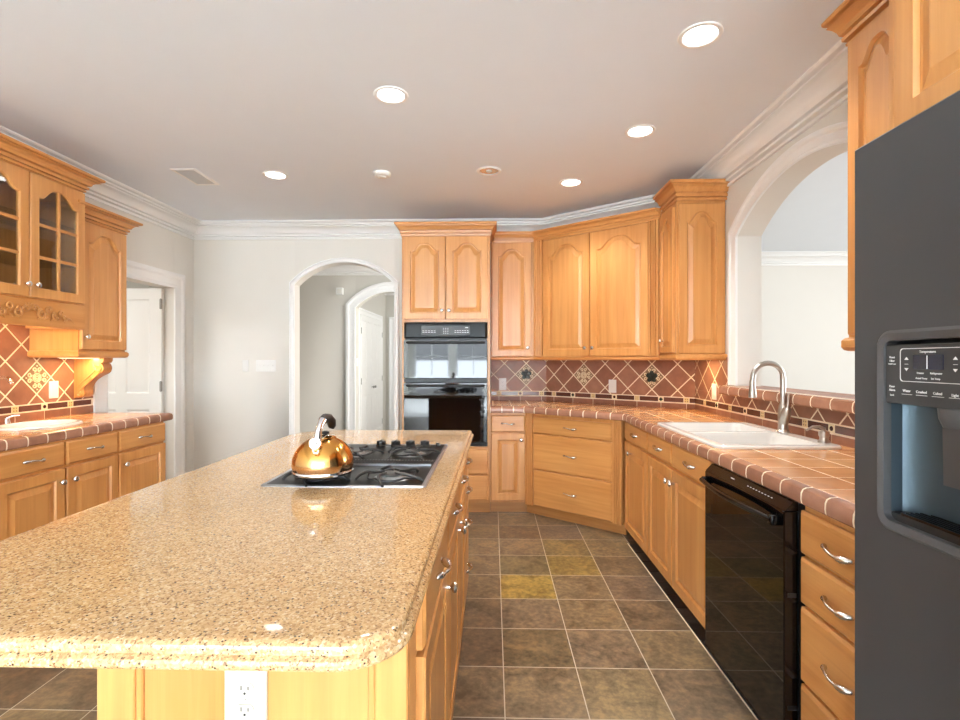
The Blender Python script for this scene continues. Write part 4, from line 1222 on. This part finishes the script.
for bx0, bx1, by0, by1 in bowls:
    mb = MB()
    L = lambda d, z, r=0.05: [(x, y, z) for x, y in rrect(bx0, bx1, by0, by1, r, d, 6)]
    mb.loft([L(-0.002, z1-0.003, 0.04), L(0.004, 0.92), L(0.012, 0.80), L(0.03, 0.762), L(0.06, 0.752, 0.07)], True, False, True)
    b_ = obj('bowl', mb, 'porcelain', sk)
    cx, cy = (bx0+bx1)/2, (by0+by1)/2
    obj('drain', MB().lathe([(0.04, 0.7525), (0.038, 0.755), (0.03, 0.753), (0.012, 0.754)], (cx, cy, 0), 'z', 20), 'steel', b_)

fc = thing('kitchen_faucet', 'brushed nickel gooseneck pull-down faucet behind the double sink', 'faucet', (1.526, 2.712, 0.941))
mb = MB(); mb.lathe([(0.030, 0), (0.030, 0.006), (0.025, 0.012), (0.023, 0.05), (0.025, 0.1), (0.022, 0.135), (0.016, 0.15)], (0, 0, 0), 'z', 20); obj('base', mb, 'nickel', fc)
mb = MB(); P = [(0, 0, 0.13), (0, 0, 0.2), (0, 0, 0.27)]
for m in range(1, 15):
    a_ = PI*m/14; P.append((-0.078+0.078*math.cos(a_), 0, 0.285+0.078*math.sin(a_)))
P += [(-0.158, 0, 0.262)]
mb.tube(P, 0.0135, 14); obj('spout', mb, 'nickel', fc)
mb = MB(); mb.lathe([(0.014, 0.272), (0.0155, 0.262), (0.0155, 0.235), (0.019, 0.205), (0.021, 0.185), (0.018, 0.18)], (-0.158, 0, 0), 'z', 18); obj('spray_head', mb, 'nickel', fc)
mb = MB(); mb.tube([(0, 0.004, 0.04), (0, -0.018, 0.085), (0, -0.036, 0.12), (0, -0.042, 0.135)], [0.024, 0.025, 0.022, 0.014], 14); mb.tube([(0, -0.042, 0.13), (0, -0.046, 0.165), (0.0, -0.048, 0.205)], [0.008, 0.006, 0.0075], 10); obj('lever', mb, 'nickel', fc)
so = thing('soap_dispenser', 'brushed nickel soap dispenser at the near corner of the sink', 'soap dispenser', (1.522, 2.375, 0.941))
mb = MB(); mb.lathe([(0.027, 0), (0.025, 0.008), (0.019, 0.012), (0.018, 0.024), (0.022, 0.032), (0.022, 0.050), (0.01, 0.056)], (0, 0, 0), 'z', 18); obj('body', mb, 'nickel', so)
mb = MB(); mb.tube([(0, 0, 0.05), (0, 0, 0.062), (-0.02, 0, 0.072), (-0.05, 0, 0.072), (-0.08, 0, 0.056)], [0.009, 0.008, 0.007, 0.006, 0.005], 10); obj('nozzle', mb, 'nickel', so)
# bar sink
bs = thing('bar_sink', 'small white oval bar sink in the left wall counter', 'sink', (lsx, lsy, 0.934))
el = lambda k, z, n=28: [(lrx*k*math.cos(2*PI*m/n), lry*k*math.sin(2*PI*m/n), z) for m in range(n)]
mb = MB(); mb.loft([el(1.06, 0.0), el(1.06, 0.006), el(1.02, 0.012), el(0.92, 0.012), el(0.88, 0.002), el(0.80, -0.08), el(0.6, -0.13), el(0.3, -0.14)], True, False, True)
obj('basin', mb, 'porcelain', bs)
bf = thing('bar_faucet', 'chrome bar faucet behind the oval bar sink', 'faucet', (-2.89, 2.865, 0.9345))
mb = MB(); mb.lathe([(0.028, 0), (0.026, 0.01), (0.016, 0.02), (0.014, 0.05)], (0, 0, 0), 'z', 16); obj('base', mb, 'chrome', bf)
mb = MB(); P = [(0, 0, 0.04), (0, 0, 0.215)]
for m in range(1, 12):
    a_ = PI*m/13; P.append((0.06-0.06*math.cos(a_), 0, 0.215+0.07*math.sin(a_)))
mb.tube(P, [0.011]*8+[0.010]*3+[0.012]*2, 12); obj('spout', mb, 'chrome', bf)
for s in (-1, 1):
    mb = MB(); mb.lathe([(0.02, 0), (0.016, 0.02), (0.012, 0.04)], (0, s*0.085, 0), 'z', 12); mb.tube([(0, s*0.085, 0.04), (0.02, s*0.10, 0.052), (0.05, s*0.115, 0.055)], [0.008, 0.007, 0.006], 8); obj('handle', mb, 'chrome', bf)

# ------------------------------------------------------------------ island
IX0, IX1, IY0, IY1 = -1.108, -0.126, 0.697, 2.905
isl = thing('kitchen_island', 'maple island base with drawers and doors under the granite top', 'kitchen island', (-0.155, 0.94, 0), PI/2)
ID = 0.578; IL = 2.83-0.94
carcass(isl, 0, IL, 0, ID, 0.1, 0.884)
obj('toe_kick', MB().box(0.02, IL-0.02, 0.065, ID-0.03, 0, 0.1), 'toe', isl)
# run of fronts: two drawers over two doors, one drawer over a door, a stack of four drawers
c = [0.075, 0.59, 1.09, 1.47, IL-0.01]
for k in range(3):
    drawer(isl, c[k]+0.004, c[k+1]-0.004, 0.735, 0.86)
    door(isl, c[k]+0.004, c[k+1]-0.004, 0.11, 0.722, 0, ((c[k+1]-0.045) if k < 2 else c[k]+0.05, 0.655))
for z0, z1 in ((0.735, 0.86), (0.575, 0.725), (0.40, 0.565), (0.11, 0.39)): drawer(isl, c[3]+0.004, c[4]-0.004, z0, z1)
# front end: framed flat panel facing the camera
obj('corner_post', MB().box(-0.02, 0, 0.0, 0.06, 0.1, 0.884, 0.003), 'wood', isl)
obj('corner_post', MB().box(-0.02, 0, ID-0.072, ID, 0.1, 0.884, 0.003), 'wood', isl)
obj('bottom_rail', MB().box(-0.02, 0, 0.06, ID-0.072, 0.1, 0.2, 0.002), 'woody', isl)
obj('end_panel', MB().box(-0.012, 0.0, 0.05, ID-0.06, 0.19, 0.884), 'wood', isl)
obj('panel_moulding', MB().box(-0.018, 0, 0.060, 0.074, 0.2, 0.884, 0.003), 'wood', isl)
obj('panel_moulding', MB().box(-0.018, 0, ID-0.086, ID-0.072, 0.2, 0.884, 0.003), 'wood', isl)

RAD = (0.06, 0.10, 0.03, 0.24)
gt = MB()
prof = [(0.03, 0.885), (0.006, 0.885), (0.002, 0.887), (0.0, 0.891), (0.0, 0.896), (0.002, 0.900), (0.007, 0.903), (0.011, 0.904), (0.011, 0.9065), (0.0105, 0.911), (0.012, 0.916), (0.016, 0.919), (0.022, 0.9207), (0.03, 0.9212)]
flare = lambda x, y: x+0.017*(y-IY0)/(IY1-IY0)*(x-IX0)/(IX1-IX0)
gt.loft([[(flare(x, y), y, z) for x, y in rrect(IX0, IX1, IY0, IY1, RAD, d, 12)] for d, z in prof], True, True, True)
tag(obj('granite_countertop', gt, 'granite'), 'speckled tan granite slab with a stepped edge on the island', 'countertop')

# island outlet
def outlet(label, loc, rz, w=0.072, h=0.116, mat='white', kind='outlet', n=1, cat='outlet'):
    r = thing('wall_outlet' if kind == 'outlet' else 'light_switch', label, cat, loc, rz)
    mb = MB(); R = lambda d, y: [(x, y, z) for x, z in rrect(-w/2, w/2, -h/2, h/2, 0.004, d, 3)]
    mb.loft([R(0, 0), R(0, -0.003), R(0.003, -0.0055)], True, True, True); obj('plate', mb, mat, r)
    if kind == 'outlet':
        for zc in (-0.0195, 0.0195):
            mb = MB(); lp = [(0.0165*math.cos(a_)*1.05, max(-0.0125, min(0.0125, 0.0165*math.sin(a_)))+zc) for a_ in [2*PI*m/24 for m in range(24)]]
            mb.loft([[(x, -0.005, z) for x, z in lp], [(x, -0.0075, z) for x, z in lp]], True, False, True); rc = obj('receptacle', mb, mat, r)
            mb = MB(); mb.box(-0.0075, -0.0055, -0.0079, -0.0072, zc, zc+0.008); mb.box(0.0055, 0.0075, -0.0079, -0.0072, zc, zc+0.0065)
            mb.lathe([(0.0024, 0.0072), (0.0024, 0.0079)], (0, 0, zc-0.006), '-y', 10); obj('slots', mb, 'slot', rc)
        obj('screw', MB().lathe([(0.003, 0.005), (0.002, 0.0066)], (0, 0, 0), '-y', 8), mat, r)
    elif kind == 'decora':
        obj('rocker', MB().box(-0.0165, 0.0165, -0.008, -0.004, -0.033, 0.033, 0.001), mat, r)
    elif kind == 'toggle':
        for k in range(n):
            x = (k-(n-1)/2)*0.046
            mb = MB(); mb.box(x-0.005, x+0.005, -0.0065, -0.005, -0.012, 0.012); mb.box(x-0.0035, x+0.0035, -0.016, -0.005, 0.0, 0.008, 0.001); obj('toggle', mb, mat, r)
    return r
outlet('almond outlet on the front end of the island under the granite', (-0.455, 0.9275, 0.695), 0, 0.079, 0.124, 'almond')
outlet('white outlet on the tiles beside the black oven', (0.095, YB-0.010, 1.085), 0)
p_ = diag(-1.99, WOFF-0.010)
outlet('white switch on the tiles of the angled corner wall', (p_[0], p_[1], 1.088), -DA, kind='decora', cat='switch')
outlet('white switch on the tiles under the taller wall cabinet by the pass-through', (XR-0.010, 3.735, 1.09), -PI/2, kind='decora', cat='switch')
outlet('white switch on the tiles below the scroll diamond of the left wall', (XL+0.010, 3.35, 1.12), PI/2, kind='decora', cat='switch')
outlet('white four-gang switch plate beside the arched opening', (-2.243, YB-0.0005, 1.263), 0, 0.2, 0.115, kind='toggle', n=4, cat='switch')
outlet('white single blank plate beside the four-gang switch', (-2.448, YB-0.0005, 1.263), 0, 0.06, 0.115, kind='blank', cat='wall plate')
outlet('small white switch on the jamb of the inner arch', (-1.93+0.0005, 7.17, 1.29), PI/2, kind='toggle', n=1, cat='switch')
ch = thing('door_chime', 'small white door chime box high on the hall wall', 'door chime', (-2.15, HY-0.0005, 2.285))
obj('box', MB().box(-0.05, 0.05, -0.035, 0, -0.05, 0.05, 0.006), 'white', ch)
obj('grille', MB().box(-0.03, 0.03, -0.038, -0.034, -0.03, 0.03, 0.002), 'wall', ch)

# ------------------------------------------------------------------ cooktop and kettle
ZG = 0.9212
CX0, CX1, CY0, CY1 = -0.735, -0.21, 1.58, 2.372
ck = thing('gas_cooktop', 'black gas cooktop with steel rim and centre vent set in the granite', 'cooktop', (0, 0, ZG))
mb = MB()
ro = rrect(CX0, CX1, CY0, CY1, 0.012, 0, 4)
mb.loft([[(x, y, 0) for x, y in ro], [(x, y, 0.003) for x, y in ro], [(x, y, 0.005) for x, y in rrect(CX0, CX1, CY0, CY1, 0.012, 0.004, 4)], [(x, y, 0.005) for x, y in rrect(CX0, CX1, CY0, CY1, 0.012, 0.011, 4)], [(x, y, 0.004) for x, y in rrect(CX0, CX1, CY0, CY1, 0.012, 0.019, 4)]])
obj('rim', mb, 'rim_steel', ck)
obj('top', MB().box(CX0+0.013, CX1-0.013, CY0+0.013, CY1-0.013, 0.001, 0.0045), 'hob', ck)
# centre downdraft grille
GY = 1.925
mb = MB(); mb.box(CX0+0.02, CX1-0.02, GY-0.040, GY-0.036, 0.0045, 0.0115); mb.box(CX0+0.02, CX1-0.02, GY+0.036, GY+0.040, 0.0045, 0.0115)
vg = obj('vent_grille', mb, 'rim_steel', ck)
mb = MB(); x = CX0+0.03
while x < CX1-0.03:
    mb.loft([[(x, GY-0.036, 0.008), (x+0.004, GY-0.036, 0.008), (x+0.004, GY-0.036, 0.0125), (x, GY-0.036, 0.0125)], [(x+0.016, GY+0.036, 0.008), (x+0.020, GY+0.036, 0.008), (x+0.020, GY+0.036, 0.0125), (x+0.016, GY+0.036, 0.0125)]], True, True, True); x += 0.0115
obj('vent_slats', mb, 'iron', vg)
obj('vent_well', MB().box(CX0+0.02, CX1-0.02, GY-0.036, GY+0.036, 0.006, 0.0085), 'slot', vg)
bx = [-0.578, -0.338]; by = [1.69, 2.115]
for X in bx:
    for Y in by:
        mb = MB(); mb.lathe([(0.062, 0.0045), (0.058, 0.008), (0.045, 0.009), (0.04, 0.015), (0.036, 0.016)], (X, Y, 0), 'z', 24); b_ = obj('burner', mb, 'burner', ck)
        obj('burner_cap', MB().lathe([(0.034, 0.016), (0.036, 0.019), (0.032, 0.023), (0.02, 0.0235)], (X, Y, 0), 'z', 24), 'cap', b_)
        # grate: square frame with eight curved fingers
        mb = MB(); hx, hy = 0.118, 0.125; zt = 0.038
        for m in range(5):
            a_ = 2*PI*m/5+0.35+0.6*(Y > 2)
            P = []
            for q in range(10):
                u = q/9; rr = 0.112-0.088*u; b_ = a_+0.55*(1-u)**1.6
                P.append((X+rr*math.cos(b_)*1.06, Y+rr*math.sin(b_)*1.04, 0.005+0.0215*min(1, u*2.6)**0.6))
            mb.tube(P, [0.0045, 0.005, 0.0055, 0.0055, 0.0055, 0.005, 0.0045, 0.0042, 0.004, 0.0035], 8)
        for m in range(5):
            a_ = 2*PI*m/5+0.35+0.6*(Y > 2); b2_ = a_+2*PI/5
            P = [(X+0.075*math.cos(a_+0.05+(b2_-a_)*q/6)*1.06, Y+0.075*math.sin(a_+0.05+(b2_-a_)*q/6)*1.04, 0.018-0.007*math.sin(PI*q/6)) for q in range(7)]
            mb.tube(P, 0.0038, 6)
        obj('grate', mb, 'iron', ck)
for k, X in enumerate((-0.512, -0.445, -0.378, -0.311)):
    mb = MB(); mb.lathe([(0.024, 0.004), (0.024, 0.009), (0.021, 0.012), (0.0205, 0.026), (0.018, 0.029)], (X, 2.318, 0), 'z', 20); mb.box(X-0.004, X+0.004, 2.300, 2.336, 0.027, 0.032, 0.001); obj('control_knob', mb, 'black', ck)
obj('vent_button', MB().lathe([(0.01, 0.006), (0.008, 0.02)], (-0.252, 2.318, 0), 'z', 12), 'black', ck)

KZ = ZG+0.0455
kt = thing('tea_kettle', 'shiny copper-coloured whistling tea kettle on the cooktop', 'kettle', (-0.556, 1.65, KZ-0.011))
mb = MB(); pf = [(0.080, -0.002), (0.090, 0.001), (0.0955, 0.010), (0.0985, 0.024)]
for m in range(1, 15):
    u = m/14; a_ = u*PI/2*0.80
    pf.append((0.0985*math.cos(a_)**0.92, 0.026+0.091*math.sin(a_)))
mb.lathe(pf, (0, 0, 0), 'z', 48); obj('body', mb, 'kettle', kt, angle=60)
obj('base_ring', MB().lathe([(0.086, -0.003), (0.0925, -0.003), (0.0965, 0.003), (0.0955, 0.0085), (0.09, 0.006)], (0, 0, 0), 'z', 48, False, False), 'chrome', kt)
obj('lid', MB().lathe([(0.037, 0.1085), (0.037, 0.113), (0.030, 0.117), (0.014, 0.119)], (0.004, 0.004, 0), 'z', 28), 'kettle', kt)
lk = MB(); lk.lathe([(0.008, 0.117), (0.007, 0.120), (0.014, 0.124), (0.013, 0.129), (0.004, 0.132)], (0.006, 0.004, 0), 'z', 20); obj('lid_knob', lk, 'black', kt)
sp = MB(); sp.tube([(0.0, -0.048, 0.074), (0.003, -0.070, 0.094), (0.005, -0.082, 0.102)], [0.024, 0.019, 0.017], 16); sp.tube([(0.005, -0.080, 0.102), (0.006, -0.094, 0.106)], [0.0185, 0.0175], 16); obj('spout', sp, 'chrome', kt)
sp = MB(); sp.tube([(0.0, -0.093, 0.088), (0.004, -0.096, 0.077), (0.014, -0.096, 0.075), (0.017, -0.092, 0.084)], 0.004, 8); sp.lathe([(0.008, 0.093), (0.006, 0.1)], (0.006, 0, 0.106), '-y', 12); obj('whistle', sp, 'chrome', kt)
hp = [(0.004, -0.064, 0.106), (0.006, -0.062, 0.138), (0.009, -0.052, 0.158), (0.012, -0.036, 0.172)]
mb = MB(); mb.tube(hp, [0.0125, 0.011, 0.011, 0.013], 12)
mb.tube([(0.034, 0.012, 0.113), (0.012, 0.0, 0.116), (0.004, -0.055, 0.108)], [0.006, 0.007, 0.006], 8); hd = obj('handle', mb, 'chrome', kt)
hp = [(0.011, -0.038, 0.171), (0.014, -0.020, 0.176), (0.018, 0.0, 0.173), (0.022, 0.016, 0.161), (0.022, 0.023, 0.147), (0.019, 0.023, 0.139)]
mb = MB(); mb.tube(hp, [0.0135, 0.0155, 0.016, 0.0155, 0.0135, 0.010], 12); obj('grip', mb, 'black', hd)

# ------------------------------------------------------------------ ceiling fixtures
spots = [((0.852, 2.11), 'large lit recessed ceiling light above the dishwasher', True),
         ((-0.513, 2.547), 'lit recessed ceiling light above the island cooktop', True),
         ((0.858, 2.984), 'lit recessed ceiling light in front of the pass-through arch', True),
         ((-1.568, 3.627), 'lit recessed ceiling light between the air vent and smoke detector', True),
         ((-0.027, 3.589), 'unlit recessed ceiling light with silver reflector in front of the oven tower', False),
         ((0.588, 3.837), 'lit recessed ceiling light above the angled corner drawers', True)]
for (x, y), lb, on in spots:
    r = thing('recessed_light', lb, 'ceiling light', (x, y, HC), 0, 'recessed ceiling lights')
    obj('trim_ring', MB().lathe([(0.066, -0.002), (0.070, -0.006), (0.084, -0.005), (0.087, 0.0), (0.064, 0.0), (0.062, -0.001)], (0, 0, 0), 'z', 32, False, False), 'trim', r)
    if on:
        obj('lens', MB().lathe([(0.065, -0.0015), (0.04, -0.003), (0.01, -0.0035)], (0, 0, 0), 'z', 28), 'lamp', r)
        l = bpy.data.lights.new('downlight', 'SPOT'); l.energy = 30; l.spot_size = math.radians(125); l.spot_blend = 0.6; l.shadow_soft_size = 0.06; l.color = (1, 0.96, 0.91)
        lo = bpy.data.objects.new('downlight', l); COL.objects.link(lo); lo.parent = r; lo.location = (0, 0, -0.02)
    else:
        obj('reflector', MB().lathe([(0.065, -0.001), (0.055, -0.0006), (0.03, -0.0004), (0.012, -0.0006)], (0, 0, 0), 'z', 28), 'reflector', r)
        obj('bulb', MB().lathe([(0.022, -0.001), (0.02, -0.004), (0.008, -0.006)], (0, 0, 0), 'z', 16), 'white', r)
sd = thing('smoke_detector', 'small round white smoke detector on the ceiling', 'smoke detector', (-0.791, 3.608, HC))
obj('housing', MB().lathe([(0.062, 0), (0.062, -0.012), (0.055, -0.022), (0.05, -0.026), (0.02, -0.028)], (0, 0, 0), 'z', 28), 'white', sd)
obj('sensor_cap', MB().lathe([(0.028, -0.027), (0.026, -0.034), (0.01, -0.036)], (0, 0, 0), 'z', 20), 'white', sd)
vt = thing('air_vent', 'white rectangular air vent grille in the ceiling', 'air vent', (-2.165, 3.65, HC))
mb = MB(); W2, H2 = 0.09, 0.165
fr_ = lambda d, z: [(x, y, z) for x, y in rrect(-W2+d, W2-d, -H2+d, H2-d, 0.004, 0, 2)]
mb.loft([fr_(0, 0), fr_(0.004, -0.006), fr_(0.022, -0.006), fr_(0.024, 0.0)]); obj('frame', mb, 'trim', vt)
mb = MB(); y = -H2+0.03
while y < H2-0.03:
    mb.box(-W2+0.022, W2-0.022, y, y+0.008, -0.005, -0.001); y += 0.0125
obj('slats', mb, 'grille', vt)

# under-cabinet lights (warm)
def under(label, loc, rz, w, power):
    r = thing('undercabinet_light', label, 'undercabinet light', loc, rz, 'undercabinet lights')
    obj('housing', MB().box(-w/2, w/2, -0.03, 0.03, -0.012, 0, 0.002), 'gold_light', r)
    obj('diffuser', MB().box(-w/2+0.01, w/2-0.01, -0.024, 0.024, -0.014, -0.011), M['warm'], r)
    l = bpy.data.lights.new('warm_strip', 'AREA'); l.shape = 'RECTANGLE'; l.size = w*0.9; l.size_y = 0.04; l.energy = power; l.color = (1, 0.72, 0.36)
    o = bpy.data.objects.new('warm_strip', l); COL.objects.link(o); o.parent = r; o.location = (0, 0, -0.017)
M['warm'] = plain('warm_glow', (1, 0.78, 0.42, 1), 0.5, emit=3)
under('warm undercabinet light below the end wall cabinet by the doorway', (-2.80, 3.38, 1.344), PI/2, 0.3, 1.6)
under('warm undercabinet light below the glass-door cabinet', (-2.68, 2.80, 1.654), PI/2, 0.5, 2.4)
under('warm undercabinet light below the taller cabinet by the pass-through', (1.47, 3.75, 1.341), -PI/2, 0.16, 1.2)

bpy.context.view_layer.update()
